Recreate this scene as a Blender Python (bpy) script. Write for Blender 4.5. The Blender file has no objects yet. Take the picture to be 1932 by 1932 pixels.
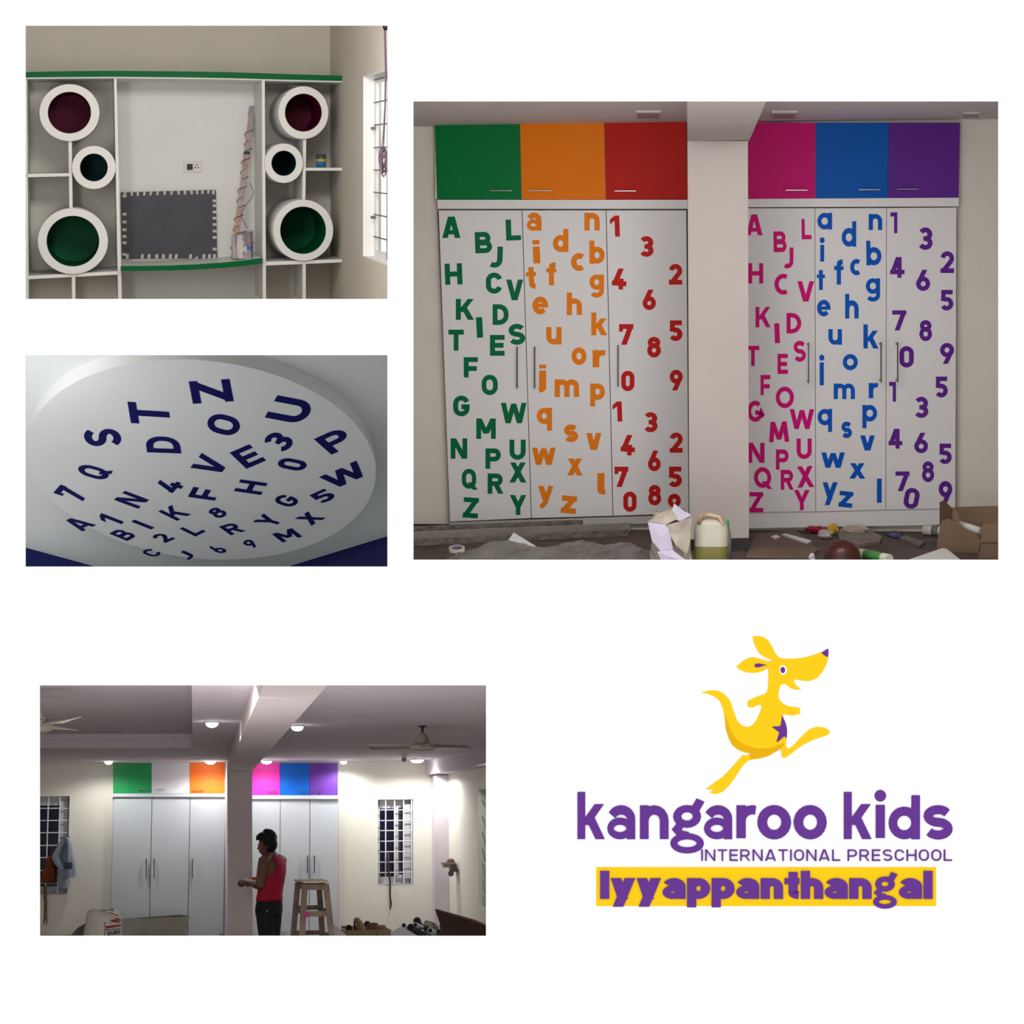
import bpy, math, random
from mathutils import Vector, Matrix
from mathutils.geometry import tessellate_polygon
random.seed(7)
SC = bpy.context.scene
COL = SC.collection
F = 3600.0            # focal length in pixels of the 1932 px frame
PAGE = 8.6            # distance of the white board

# ------------------------------------------------------------------ camera, world, exposure
cam = bpy.data.cameras.new('camera')
cam.sensor_width = 36.0
cam.lens = 36.0 * F / 1932.0
cam.clip_end = 200
camo = bpy.data.objects.new('camera', cam)
camo.location = (0, 0, 0)
camo.rotation_euler = (math.pi / 2, 0, 0)
COL.objects.link(camo)
SC.camera = camo
world = bpy.data.worlds.new('world')
SC.world = world
world.use_nodes = True
world.node_tree.nodes['Background'].inputs[0].default_value = (1.0, 1.0, 1.0, 1)
world.node_tree.nodes['Background'].inputs[1].default_value = 1.25
SC.view_settings.view_transform = 'Standard'
SC.view_settings.look = 'None'
SC.view_settings.exposure = 0.0
SC.view_settings.gamma = 1.0
SC.view_settings.use_curve_mapping = False


def lamp(kind, name, room, pos, energy, size=0.3, target=None, color=(1, 1, 1), size_y=None, spot=None, blend=0.6):
    l = bpy.data.lights.new(name, kind)
    l.energy = energy
    l.color = color
    if kind == 'AREA':
        l.size = size
        if size_y:
            l.shape = 'RECTANGLE'
            l.size_y = size_y
    else:
        l.shadow_soft_size = size
    if kind == 'SPOT':
        l.spot_size = math.radians(spot or 120)
        l.spot_blend = blend
    o = bpy.data.objects.new(name, l)
    COL.objects.link(o)
    p = room.M @ Vector(pos)
    if target is not None:
        q = room.M @ Vector(target)
        o.rotation_euler = (q - p).to_track_quat('-Z', 'Y').to_euler()
    o.location = p
    return o


# ------------------------------------------------------------------ rooms: rigid frames seen through the board's openings
class Room:
    """x right, y into the room, z up; axis aimed along the ray of pixel (u, v)"""
    def __init__(s, u, v):
        f = Vector(((u - 966) / F, 1, (966 - v) / F)).normalized()
        r = f.cross(Vector((0, 0, 1))).normalized()
        g = (Vector((1, 0, 0)) - f * f.x).normalized()      # keeps horizontals level in view
        r = (r * .4 + g * .6).normalized()
        up = r.cross(f)
        s.M = Matrix(((r.x, f.x, up.x), (r.y, f.y, up.y), (r.z, f.z, up.z))).to_4x4()
        s.I = s.M.to_3x3().transposed()
        s.r, s.f, s.up = r, f, up

    def at(s, px, py, d):
        q = s.I @ Vector(((px - 966) / F, 1, (966 - py) / F))
        return q * (d / q.y)

    def dpage(s, x, z):
        return (PAGE + 0.035 - x * s.r.y - z * s.up.y) / s.f.y

    def atpage(s, px, py):
        q = Vector(((px - 966) / F, 1, (966 - py) / F)) * (PAGE + 0.012)
        return s.I @ q


class Flat(Room):
    def __init__(s):
        s.M = Matrix.Identity(4)
        s.I = s.M.to_3x3()
        s.r, s.f, s.up = Vector((1, 0, 0)), Vector((0, 1, 0)), Vector((0, 0, 1))


BOARD = Flat()
R1 = Room(160, 298)      # shelf wall room
R2 = Flat()              # ceiling disc room
R3 = Room(1300, 600)     # lettered wardrobes
R4 = Room(365, 1600)     # night room with the worker

# added unseen fill lights behind the board; the disc pair is left window daylight
lamp('AREA', 'shelf_room_fill', R1, R1.at(420, -70, 10.5), 50, 1.6, R1.at(350, 330, 15), (1, .985, .96), size_y=.35)  # unseen fill above the opening, added to brighten the shelf wall
lamp('AREA', 'disc_room_daylight', R2, R2.at(-190, 800, 11.0), 13, .8, R2.at(420, 860, 13.5), (.97, 1, .98), size_y=.6)
lamp('AREA', 'disc_room_window_light', R2, R2.at(-90, 700, 11.9), 13, .5, R2.at(330, 800, 13.3), (.98, 1, .97), size_y=.4)
lamp('AREA', 'shelf_room_side_fill', R1, R1.at(-70, 330, 9.3), 33, .3, R1.at(380, 420, 15), (1, .99, .97), size_y=1.2)  # added fill from the left, evens out the lower bays
lamp('AREA', 'night_room_front_fill', R4, (-.1, 10.2, .86), 80, .5, (-.1, 10.6, -1), (1, .97, .99), size_y=1.6)  # added out-of-view fill for the column front and floor
lamp('AREA', 'wardrobe_room_fill', R3, R3.at(1330, 120, 8.95), 56, 2.2, R3.at(1330, 600, 13), (1, .99, .97), size_y=.3)  # added fill over the opening, lifts the door brightness
lamp('AREA', 'wardrobe_room_low_fill', R3, R3.at(1330, 1105, 9.0), 24, 2.2, R3.at(1330, 150, 12.2), (1, .98, .98), size_y=.3)  # added upward fill for the ceiling and beam underside
lamp('AREA', 'night_room_low_fill', R4, (0, 9.6, -.95), 25, 2.0, (.1, 14, .9), (1, .97, 1), size_y=.5)  # added upward bounce fill, brightens the night ceiling

# ------------------------------------------------------------------ materials
def lin(c):
    c = c / 255.0
    return c / 12.92 if c <= 0.04045 else ((c + 0.055) / 1.055) ** 2.4


MATS = {}


def mat(name, rgb, rough=0.6, var=0.0, scale=6.0, metal=0.0, bump=0.0, emit=None, stretch=None, rgb2=None, spec=0.3, thresh=None, trans=0.0, alpha=1.0):
    if name in MATS:
        return MATS[name]
    m = bpy.data.materials.new(name)
    m.use_nodes = True
    nt = m.node_tree
    b = nt.nodes['Principled BSDF']
    c = [lin(v) for v in rgb]
    b.inputs['Base Color'].default_value = (*c, 1)
    b.inputs['Roughness'].default_value = rough
    b.inputs['Metallic'].default_value = metal
    b.inputs['Specular IOR Level'].default_value = spec
    b.inputs['Alpha'].default_value = alpha
    if trans:
        b.inputs['Transmission Weight'].default_value = trans
    if emit is not None:
        b.inputs['Emission Color'].default_value = (*emit[:3], 1)
        b.inputs['Emission Strength'].default_value = emit[3]
    if var > 0 or bump > 0 or rgb2:
        tc = nt.nodes.new('ShaderNodeTexCoord')
        mp = nt.nodes.new('ShaderNodeMapping')
        if stretch:
            mp.inputs['Scale'].default_value = stretch
        nz = nt.nodes.new('ShaderNodeTexNoise')
        nz.inputs['Scale'].default_value = scale
        nz.inputs['Detail'].default_value = 5
        nt.links.new(tc.outputs['Object'], mp.inputs[0])
        nt.links.new(mp.outputs[0], nz.inputs['Vector'])
        if var > 0 or rgb2:
            cr = nt.nodes.new('ShaderNodeValToRGB')
            c2 = [lin(v) for v in rgb2] if rgb2 else [min(1, v * (1 + var)) for v in c]
            c1 = c if rgb2 else [v * (1 - var) for v in c]
            cr.color_ramp.elements[0].color = (*c1, 1)
            cr.color_ramp.elements[1].color = (*c2, 1)
            lo, hi = thresh or (0.32, 0.68)
            cr.color_ramp.elements[0].position = lo
            cr.color_ramp.elements[1].position = hi
            nt.links.new(nz.outputs['Fac'], cr.inputs[0])
            nt.links.new(cr.outputs[0], b.inputs['Base Color'])
        if bump > 0:
            bp = nt.nodes.new('ShaderNodeBump')
            bp.inputs['Strength'].default_value = bump
            bp.inputs['Distance'].default_value = 0.02
            nt.links.new(nz.outputs['Fac'], bp.inputs['Height'])
            nt.links.new(bp.outputs[0], b.inputs['Normal'])
    MATS[name] = m
    return m


# ------------------------------------------------------------------ mesh builder
def frame(d):
    d = d.normalized()
    a = Vector((0, 0, 1)) if abs(d.z) < 0.9 else Vector((1, 0, 0))
    u = d.cross(a).normalized()
    return u, d.cross(u).normalized()


class MB:
    def __init__(s):
        s.v, s.f, s.sm, s.mi = [], [], [], []

    def add(s, vs, fs, smooth=False, mi=0):
        n = len(s.v)
        s.v += [Vector(v) for v in vs]
        s.f += [tuple(i + n for i in f) for f in fs]
        s.sm += [smooth] * len(fs)
        s.mi += [mi] * len(fs)
        return s

    def hexa(s, p, mi=0):      # p[0..3] front loop, p[4..7] back loop
        return s.add(p, [(0, 1, 2, 3), (7, 6, 5, 4), (0, 4, 5, 1), (1, 5, 6, 2), (2, 6, 7, 3), (3, 7, 4, 0)], mi=mi)

    def box(s, x0, x1, y0, y1, z0, z1, mi=0):
        return s.hexa([(x0, y0, z0), (x1, y0, z0), (x1, y0, z1), (x0, y0, z1), (x0, y1, z0), (x1, y1, z0), (x1, y1, z1), (x0, y1, z1)], mi)

    def obox(s, c, ax, ay, az, mi=0):   # oriented box, half vectors
        c, ax, ay, az = Vector(c), Vector(ax), Vector(ay), Vector(az)
        P = lambda i, j, k: c + ax * i + ay * j + az * k
        return s.hexa([P(-1, -1, -1), P(1, -1, -1), P(1, -1, 1), P(-1, -1, 1), P(-1, 1, -1), P(1, 1, -1), P(1, 1, 1), P(-1, 1, 1)], mi)

    def pxbox(s, room, quad, d0, d1, mi=0):
        """quad: 4 pixel corners on the plane at depth d0, carried straight back to d1"""
        if len(quad) == 4 and not hasattr(quad[0], '__len__'):
            x0, y0, x1, y1 = quad
            quad = [(x0, y1), (x1, y1), (x1, y0), (x0, y0)]
        p = [room.at(x, y, d0) for x, y in quad]
        return s.hexa(p + [Vector((q.x, d1, q.z)) for q in p], mi)

    def prism(s, pts, off, mi=0):       # polygon (any shape) extruded by vector off
        off = Vector(off)
        pts = [Vector(p) for p in pts]
        n = len(pts)
        tri = tessellate_polygon([pts])
        fs = [tuple(t) for t in tri] + [tuple(i + n for i in t) for t in tri]
        fs += [(i, (i + 1) % n, (i + 1) % n + n, i + n) for i in range(n)]
        return s.add(pts + [p + off for p in pts], fs, mi=mi)

    def tube(s, pts, r, n=8, closed=False, mi=0, caps=True):
        pts = [Vector(p) for p in pts]
        m = len(pts)
        rr = r if hasattr(r, '__len__') else [r] * m
        vs = []
        u = None
        for i, p in enumerate(pts):
            a = pts[i - 1] if (i > 0 or closed) else p
            b = pts[(i + 1) % m] if (i < m - 1 or closed) else p
            d = (b - a).normalized()
            if u is None:
                u, w = frame(d)
            else:
                u = (u - d * u.dot(d))
                u = u.normalized() if u.length > 1e-6 else frame(d)[0]
                w = d.cross(u)
            vs += [p + (u * math.cos(2 * math.pi * k / n) + w * math.sin(2 * math.pi * k / n)) * rr[i] for k in range(n)]
        fs = []
        for i in range(m if closed else m - 1):
            j = (i + 1) % m
            fs += [(i * n + k, i * n + (k + 1) % n, j * n + (k + 1) % n, j * n + k) for k in range(n)]
        s.add(vs, fs, True, mi)
        if caps and not closed:
            k = len(s.v) - n * m
            s.f += [tuple(range(k, k + n))[::-1], tuple(range(k + n * (m - 1), k + n * m))]
            s.sm += [False, False]
            s.mi += [mi, mi]
        return s

    def lathe(s, prof, c, axis=(0, 0, 1), n=24, mi=0, smooth=True):
        """prof: (radius, height along axis)"""
        c = Vector(c)
        ax = Vector(axis).normalized()
        u, w = frame(ax)
        vs, fs = [], []
        for r, h in prof:
            vs += [c + ax * h + (u * math.cos(2 * math.pi * k / n) + w * math.sin(2 * math.pi * k / n)) * max(r, 1e-5) for k in range(n)]
        for i in range(len(prof) - 1):
            fs += [(i * n + k, i * n + (k + 1) % n, (i + 1) * n + (k + 1) % n, (i + 1) * n + k) for k in range(n)]
        return s.add(vs, fs, smooth, mi)

    def ball(s, c, rx, ry, rz, n=12, m=8, mi=0, fn=None):
        vs, fs = [], []
        c = Vector(c)
        for i in range(m + 1):
            a = math.pi * i / m
            for k in range(n):
                b = 2 * math.pi * k / n
                q = Vector((math.sin(a) * math.cos(b) * rx, math.sin(a) * math.sin(b) * ry, math.cos(a) * rz))
                if fn:
                    q = q * fn(q)
                vs.append(c + q)
        for i in range(m):
            fs += [(i * n + k, (i + 1) * n + k, (i + 1) * n + (k + 1) % n, i * n + (k + 1) % n) for k in range(n)]
        return s.add(vs, fs, True, mi)

    def grid(s, fn, nu, nv, smooth=True, mi=0):
        vs = [fn(i / nu, j / nv) for i in range(nu + 1) for j in range(nv + 1)]
        w = nv + 1
        fs = [(i * w + j, (i + 1) * w + j, (i + 1) * w + j + 1, i * w + j + 1) for i in range(nu) for j in range(nv)]
        return s.add(vs, fs, smooth, mi)

    def build(s, name, m, parent=None, room=BOARD, bev=0.0, solid=0.0, kind=None, label=None, sub=0):
        if parent is not None:
            org = Vector(parent['_o'])
        else:
            lo = Vector([min(v[i] for v in s.v) for i in range(3)])
            hi = Vector([max(v[i] for v in s.v) for i in range(3)])
            org = Vector(((lo.x + hi.x) / 2, (lo.y + hi.y) / 2, lo.z))
        me = bpy.data.meshes.new(name)
        me.from_pydata([v - org for v in s.v], [], s.f)
        for mm in (m if isinstance(m, (list, tuple)) else [m]):
            me.materials.append(mm)
        me.polygons.foreach_set('use_smooth', s.sm)
        me.polygons.foreach_set('material_index', s.mi)
        me.update()
        import bmesh
        bm = bmesh.new()
        bm.from_mesh(me)
        bmesh.ops.recalc_face_normals(bm, faces=bm.faces)
        bm.to_mesh(me)
        bm.free()
        o = bpy.data.objects.new(name, me)
        COL.objects.link(o)
        if parent is not None:
            o.parent = parent
        else:
            o.matrix_world = room.M @ Matrix.Translation(org)
        o['_o'] = tuple(org)
        if bev:
            md = o.modifiers.new('bevel', 'BEVEL')
            md.width = bev
            md.segments = 2
            md.limit_method = 'ANGLE'
        if solid:
            md = o.modifiers.new('solidify', 'SOLIDIFY')
            md.thickness = solid
            md.offset = 0
        if sub:
            md = o.modifiers.new('subsurf', 'SUBSURF')
            md.levels = md.render_levels = sub
        if kind:
            o['kind'] = kind
        if label:
            o['label'] = label
        return o


def thing(name, label, cat, room, org, group=None):
    o = bpy.data.objects.new(name, None)
    COL.objects.link(o)
    o.empty_display_size = 0.05
    o.matrix_world = room.M @ Matrix.Translation(Vector(org))
    o['_o'] = tuple(org)
    o['label'] = label
    o['category'] = cat
    if group:
        o['group'] = group
    return o


def tag(o, label, cat, group=None):
    o['label'] = label
    o['category'] = cat
    if group:
        o['group'] = group
    return o


def struct(mb, name, m, room, bev=0.0):
    return mb.build(name, m, None, room, bev, kind='structure')


# ------------------------------------------------------------------ stroke lettering
def arc(cx, cy, rx, ry, a0, a1, n=None):
    n = n or max(4, int(abs(a1 - a0) / 15))
    return [(cx + rx * math.cos(math.radians(a0 + (a1 - a0) * i / n)), cy + ry * math.sin(math.radians(a0 + (a1 - a0) * i / n))) for i in range(n + 1)]


class G:
    def __init__(s, t):
        s.t, s.q = t, []         # q: ('strip', L, R, closed) or ('poly', pts)

    def S(s, pts, closed=False, t=None):
        h = (t or s.t) / 2
        P = [Vector(p) for p in pts]
        Q = [P[0]]
        for p in P[1:]:
            if (p - Q[-1]).length > 1e-4:
                Q.append(p)
        if closed and (Q[0] - Q[-1]).length < 1e-4:
            Q.pop()
        n = len(Q)
        L, Rr = [], []
        for i in range(n):
            a = Q[i - 1] if (i > 0 or closed) else None
            b = Q[(i + 1) % n] if (i < n - 1 or closed) else None
            d1 = (Q[i] - a).normalized() if a is not None else None
            d2 = (b - Q[i]).normalized() if b is not None else None
            if d1 is None:
                d1 = d2
            if d2 is None:
                d2 = d1
            n1, n2 = Vector((-d1.y, d1.x)), Vector((-d2.y, d2.x))
            m = (n1 + n2)
            m = m.normalized() if m.length > 1e-5 else n1
            k = h / max(0.35, m.dot(n1))
            L.append(Q[i] + m * k)
            Rr.append(Q[i] - m * k)
        s.q.append(('strip', L, Rr, closed))
        return s

    def P(s, pts):
        s.q.append(('poly', [Vector(p) for p in pts]))
        return s

    def R(s, x0, y0, x1, y1):
        return s.P([(x0, y0), (x1, y0), (x1, y1), (x0, y1)])

    def D(s, x0, y0, x1, y1, h):
        return s.P([(x0 - h / 2, y0), (x0 + h / 2, y0), (x1 + h / 2, y1), (x1 - h / 2, y1)])

    def bowl(s, x0, yb, yt, xr, r=None):
        t = s.t
        b, T_, X = yb + t / 2, yt - t / 2, xr - t / 2
        r = min(r or 9, (T_ - b) / 2, X - x0)
        return s.S([(x0, T_), (X - r, T_)] + arc(X - r, T_ - r, r, r, 90, 0, 5) + arc(X - r, b + r, r, r, 0, -90, 5) + [(x0, b)])

    def O(s, x0, y0, x1, y1):
        t = s.t
        rx = (x1 - x0 - t) / 2
        ry = (y1 - y0 - t) / 2
        cx = (x0 + x1) / 2
        if ry > rx * 1.15:
            pts = arc(cx, y1 - t / 2 - rx, rx, rx, 0, 180, 10) + arc(cx, y0 + t / 2 + rx, rx, rx, 180, 360, 10)
        else:
            pts = arc(cx, (y0 + y1) / 2, rx, ry, 0, 360, 22)
        return s.S(pts, True)


def glyph(ch, t, style=0):
    """style 0: squarish bold, style 1: geometric"""
    g = G(t)
    X = 0.74
    h = t * 1.14
    if ch == 'A':
        w = .88
        g.D(h / 2, 0, w / 2 - .03, 1, h); g.D(w - h / 2, 0, w / 2 + .03, 1, h); g.R(.2, .17, w - .2, .17 + t * .85)
    elif ch == 'B':
        g.R(0, 0, t, 1); g.bowl(t / 2, .5 - t * .42, 1, .74); g.bowl(t / 2, 0, .5 + t * .42, .8)
    elif ch == 'C':
        if style:
            w = .72; g.S(arc(.46, .5, .46 - t / 2, .5 - t / 2, 62, 298, 16))
        else:
            w = .76; r = (w - t) / 2
            g.S(arc(w / 2, 1 - t / 2 - r, r, r, 15, 180) + arc(w / 2, t / 2 + r, r, r, 180, 345))
    elif ch == 'D':
        g.R(0, 0, t, 1); g.bowl(t / 2, 0, 1, .78, .34 if not style else .42)
    elif ch == 'E':
        g.R(0, 0, t, 1); g.R(0, 0, .68, t); g.R(0, 1 - t, .68, 1); g.R(0, .5 - t / 2, .63, .5 + t / 2)
    elif ch == 'F':
        g.R(0, 0, t, 1); g.R(0, 1 - t, .68, 1); g.R(0, .44 - t / 2, .63, .44 + t / 2)
    elif ch == 'G':
        w = .78 if not style else .9
        r = (w - t) / 2
        if style:
            g.S(arc(w / 2, .5, r, .5 - t / 2, 48, 352, 18) + [(w - t / 2, .44), (w * .5, .44)])
        else:
            g.S(arc(w / 2, 1 - t / 2 - r, r, r, 18, 180) + arc(w / 2, t / 2 + r, r, r, 180, 360) + [(w - t / 2, .46), (w * .5, .46)])
    elif ch == 'H':
        g.R(0, 0, t, 1); g.R(.8 - t, 0, .8, 1); g.R(0, .5 - t / 2, .8, .5 + t / 2)
    elif ch == 'I':
        g.R(0, 0, t, 1)
    elif ch == 'J':
        w, r = .56, .56 - t / 2 - .12
        r = .24
        g.S([(w - t / 2, 1), (w - t / 2, t / 2 + r)] + arc(w - t / 2 - r, t / 2 + r, r, r, 0, -125))
    elif ch == 'K':
        w = .84
        g.R(0, 0, t, 1); g.D(t * .95, .38, w - h * .55, 1, h * 1.05); g.D(w - h / 2, 0, .36, .62, h * 1.05)
    elif ch == 'L':
        g.R(0, 0, t, 1); g.R(0, 0, .66, t)
    elif ch == 'M':
        w = .96
        if style:
            g.D(t * .5, 0, .2, 1, t); g.D(w - t * .5, 0, w - .2, 1, t); g.D(.2, 1, w / 2, .12, t); g.D(w - .2, 1, w / 2, .12, t)
        else:
            g.R(0, 0, t, 1); g.R(w - t, 0, w, 1); g.D(t * .55, 1, w / 2, .26, h); g.D(w - t * .55, 1, w / 2, .26, h)
    elif ch == 'N':
        w = .82
        g.R(0, 0, t, 1); g.R(w - t, 0, w, 1); g.D(t * .57, 1, w - t * .57, 0, h)
    elif ch == 'O':
        g.O(0, 0, .8 if not style else .98, 1)
    elif ch == 'P':
        g.R(0, 0, t, 1); g.bowl(t / 2, .36, 1, .76)
    elif ch == 'Q':
        w = .8 if not style else .95
        g.O(0, 0, w, 1); g.D(w * .58, .32, w * .93, -.05, h)
    elif ch == 'R':
        w = .8
        g.R(0, 0, t, 1); g.bowl(t / 2, .38, 1, .76); g.D(w - h / 2, 0, .42, .46, h)
    elif ch in 'Ss':
        H = 1 if ch == 'S' else X
        w = .76 if ch == 'S' else .64
        ry = (H - t) / 4
        rx = (w - t) / 2
        g.S(arc(w / 2, H / 2 + ry, rx, ry, 28, 270, 14) + arc(w / 2, H / 2 - ry, rx, ry, 90, -152, 14))
    elif ch == 'T':
        g.R(0, 1 - t, .76, 1); g.R(.38 - t / 2, 0, .38 + t / 2, 1)
    elif ch == 'U':
        w = .78; r = (w - t) / 2
        g.S([(t / 2, 1)] + arc(w / 2, t / 2 + r, r, r, 180, 360) + [(w - t / 2, 1)])
    elif ch in 'Vv':
        H, w = (1, .88) if ch == 'V' else (X, .7)
        g.D(h / 2, H, w / 2 - .02, 0, h); g.D(w - h / 2, H, w / 2 + .02, 0, h)
    elif ch in 'Ww':
        H, w = (1, 1.25) if ch == 'W' else (X, 1.06)
        k = h * .92
        g.D(k / 2, H, w * .28, 0, k); g.D(w / 2, H * .96, w * .28, 0, k); g.D(w / 2, H * .96, w * .72, 0, k); g.D(w - k / 2, H, w * .72, 0, k)
    elif ch in 'Xx':
        H, w = (1, .86) if ch == 'X' else (X, .72)
        k = h * 1.05
        g.D(k / 2, 0, w - k / 2 - .03, H, k); g.D(w - k / 2, 0, k / 2 + .03, H, k)
    elif ch == 'Y':
        w = .86
        g.D(h / 2, 1, w / 2, .4, h); g.D(w - h / 2, 1, w / 2, .4, h); g.R(w / 2 - t / 2, 0, w / 2 + t / 2, .45)
    elif ch in 'Zz':
        H, w = (1, .74) if ch == 'Z' else (X, .62)
        g.R(0, H - t, w, H); g.R(0, 0, w, t); g.D(h * .55, t * .6, w - h * .55, H - t * .6, h * 1.05)
    elif ch == '0':
        g.O(0, 0, .66, 1)
    elif ch == '1':
        w = .46
        g.R(w - t, 0, w, 1)
        if style:
            g.P([(0, 1), (0, 1 - t * .95), (w - t * .5, 1 - t * .95), (w - t * .5, 1)])
        else:
            g.P([(0, .82), (0, .6), (w - t * .9, .78), (w - t * .9, 1)]); g.P([(0, .82), (w - t * .9, .8), (w - t * .5, 1), (w - t, 1)])
    elif ch == '2':
        w = .66; r = (w - t) / 2
        g.S(arc(w / 2, 1 - t / 2 - r, r, r, 172, -38, 12) + [(t * .75, t * .6)]); g.R(0, 0, w, t)
    elif ch == '3':
        w = .66; rx = (w - t) / 2; ry = (1 - t) / 4
        g.S(arc(w / 2, .5 + ry, rx * .94, ry, 152, -90, 12)); g.S(arc(w / 2, .5 - ry, rx, ry, 90, -155, 12)); g.R(w * .36, .5 - t * .45, w * .55, .5 + t * .45)
    elif ch == '4':
        w = .74
        g.D(h * .5, .24, .42, 1, h); g.R(0, .17, w, .17 + t)
        if style:
            g.R(w - t * 1.7, 0, w - t * .7, 1); g.D(h * .5, .24, w - t * 1.2, 1, h)
        else:
            g.R(w - t * 1.65, 0, w - t * .65, .52)
    elif ch == '5':
        w = .64; rx = (w - t) / 2; ry = (.66 - t) / 2
        g.R(.06, 1 - t, w - .03, 1); g.P([(.05, .46), (.05 + t * .95, .46), (.07 + t * .95, 1), (.07, 1)])
        g.S(arc(w / 2, t / 2 + ry, rx, ry, 128, -150, 14))
    elif ch == '6':
        w = .68; r = (w - t) / 2
        g.S(arc(w / 2, t / 2 + r, r, r, 0, 360, 20), True); g.D(t * .52, .36, w * .62, 1, h)
    elif ch == '9':
        w = .68; r = (w - t) / 2
        g.S(arc(w / 2, 1 - t / 2 - r, r, r, 0, 360, 20), True); g.D(w * .38, 0, w - t * .52, .64, h)
    elif ch == '7':
        w = .7
        g.R(0, 1 - t, w, 1); g.D(w * .34, 0, w - h * .5, 1 - t * .4, h)
        if not style:
            g.R(0, 1 - t * 1.55, t * .8, 1)
    elif ch == '8':
        w = .68
        g.O(.03, .46, w - .03, 1); g.O(0, 0, w, .46 + t)
    elif ch in 'abdpqg':
        w = .68 if not style else .74
        if ch == 'a' and not style:
            r = (w - t) / 2
            g.S(arc(w / 2, X - t / 2 - r * .8, r, r * .8, 158, 0, 9) + [(w - t / 2, 0)])
            tb = t * .76
            g.S(arc((w - t * .3) / 2, .235, (w - t * .3 - tb) / 2, .235 - tb / 2, 0, 360, 20), True, t=tb)
        else:
            g.O(0, 0, w, X)
            if ch in 'adqg':
                y0 = {'a': 0, 'd': 0, 'q': -.3, 'g': 0}[ch]
                y1 = 1 if ch == 'd' else X
                if ch == 'g':
                    r = (w - t) / 2
                    g.S([(w - t / 2, X), (w - t / 2, -.05)] + arc(w / 2, -.07, r, .2, 0, -150, 9))
                else:
                    g.R(w - t, y0, w, y1)
            else:
                g.R(0, -.3 if ch == 'p' else 0, t, X if ch == 'p' else 1)
    elif ch == '&':          # two-storey g
        g.S(arc(.34, .53, .29 - t * .42, .27 - t * .42, 0, 360, 20), True, t=t * .84); g.S(arc(.34, -.11, .35 - t * .36, .24 - t * .36, 0, 360, 20), True, t=t * .72)
        g.S([(.2, .33), (.12, .22), (.2, .12), (.36, .08)], t=t * .8); g.S([(.5, .68), (.62, .92)], t=t * .9)
    elif ch == 'c':
        w = .62; r = (w - t) / 2
        g.S(arc(w / 2 + .02, X / 2, r + .02, (X - t) / 2, 52, 308, 14))
    elif ch == 'e':
        w = .7; r = (w - t) / 2
        g.S(arc(w / 2, X / 2, r, (X - t) / 2, 0, 318, 18)); g.R(t * .5, X / 2 - t * .36, w - t * .02, X / 2 + t * .36)
    elif ch == 'f':
        g.S([(.12 + t / 2, 0), (.12 + t / 2, .8)] + arc(.12 + t / 2 + .17, .82, .17, 1 - t / 2 - .82, 180, 85, 5)); g.R(0, X - t * .8, .45, X)
    elif ch in 'hnmru':
        w = {'h': .66, 'n': .66, 'm': 1.06, 'r': .52, 'u': .66}[ch]
        if ch == 'u':
            r = (w - t) / 2
            g.S([(t / 2, X)] + arc(w / 2, t / 2 + r, r, r, 180, 360, 10) + [(w - t / 2, X)]); g.R(w - t, 0, w, X)
        else:
            g.R(0, 0, t, 1 if ch == 'h' else X)
            if ch == 'r':
                g.S(arc(t / 2 + .25, X - t / 2 - .24, .25, .24, 180, 75, 6))
            else:
                spans = [(0, w)] if ch != 'm' else [(0, w / 2 + t / 2), (w / 2 - t / 2, w)]
                for a, b in spans:
                    r = (b - a - t) / 2
                    ry = min(r, .26)
                    g.S(arc((a + b) / 2, X - t / 2 - ry, r, ry, 180, 0, 8) + [(b - t / 2, 0)])
    elif ch in 'ij':
        if ch == 'i':
            g.R(.02, 0, .02 + t, X - .02)
        elif style:
            g.R(.02, -.26, .02 + t, X - .02)
        else:
            g.S([(.08 + t / 2, X - .02), (.08 + t / 2, -.1)] + arc(.08 + t / 2 - .14, -.1, .14, .13, 0, -80, 5))
        cx = .02 + t / 2 + (.06 if ch == 'j' and not style else 0)
        if style:
            g.S(arc(cx, .92, t * .32, t * .32, 0, 360, 12), True, t * .62)
        else:
            g.R(cx - t / 2, .82, cx + t / 2, 1)
    elif ch == 'k':
        w = .7
        g.R(0, 0, t, 1); g.D(t * .95, .3, w - h * .6, X, h * 1.05); g.D(w - h / 2, 0, .32, .46, h * 1.05)
    elif ch == 'l':
        if style:
            g.R(0, 0, t, 1)
        else:
            g.S([(t / 2, 1), (t / 2, .2)] + arc(t / 2 + .13, .2, .13, .2 - t / 2, 180, 275, 5))
    elif ch == 'o':
        g.O(0, 0, .7 if not style else .76, X)
    elif ch == 't':
        if style:
            g.R(.12, 0, .12 + t, .96)
        else:
            g.S([(.12 + t / 2, .96), (.12 + t / 2, .22)] + arc(.12 + t / 2 + .15, .22, .15, .22 - t / 2, 180, 275, 5))
        g.R(0, X - t * .8, .44, X)
    elif ch == 'y':
        w = .72
        g.D(h / 2, X, w / 2, 0, h)
        if style:
            g.D(w - h / 2, X, w * .3, -.28, h)
        else:
            g.S([(w - h / 2, X), (w * .42, -.12)] , t=t); g.S([(w * .42 + .02, -.06), (w * .3, -.2), (w * .12, -.21)], t=t * .9)
    xs = [p.x for it in g.q for L in it[1:3] if isinstance(L, list) for p in L]
    ys = [p.y for it in g.q for L in it[1:3] if isinstance(L, list) for p in L]
    return g.q, min(xs), max(xs), min(ys), max(ys)


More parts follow.
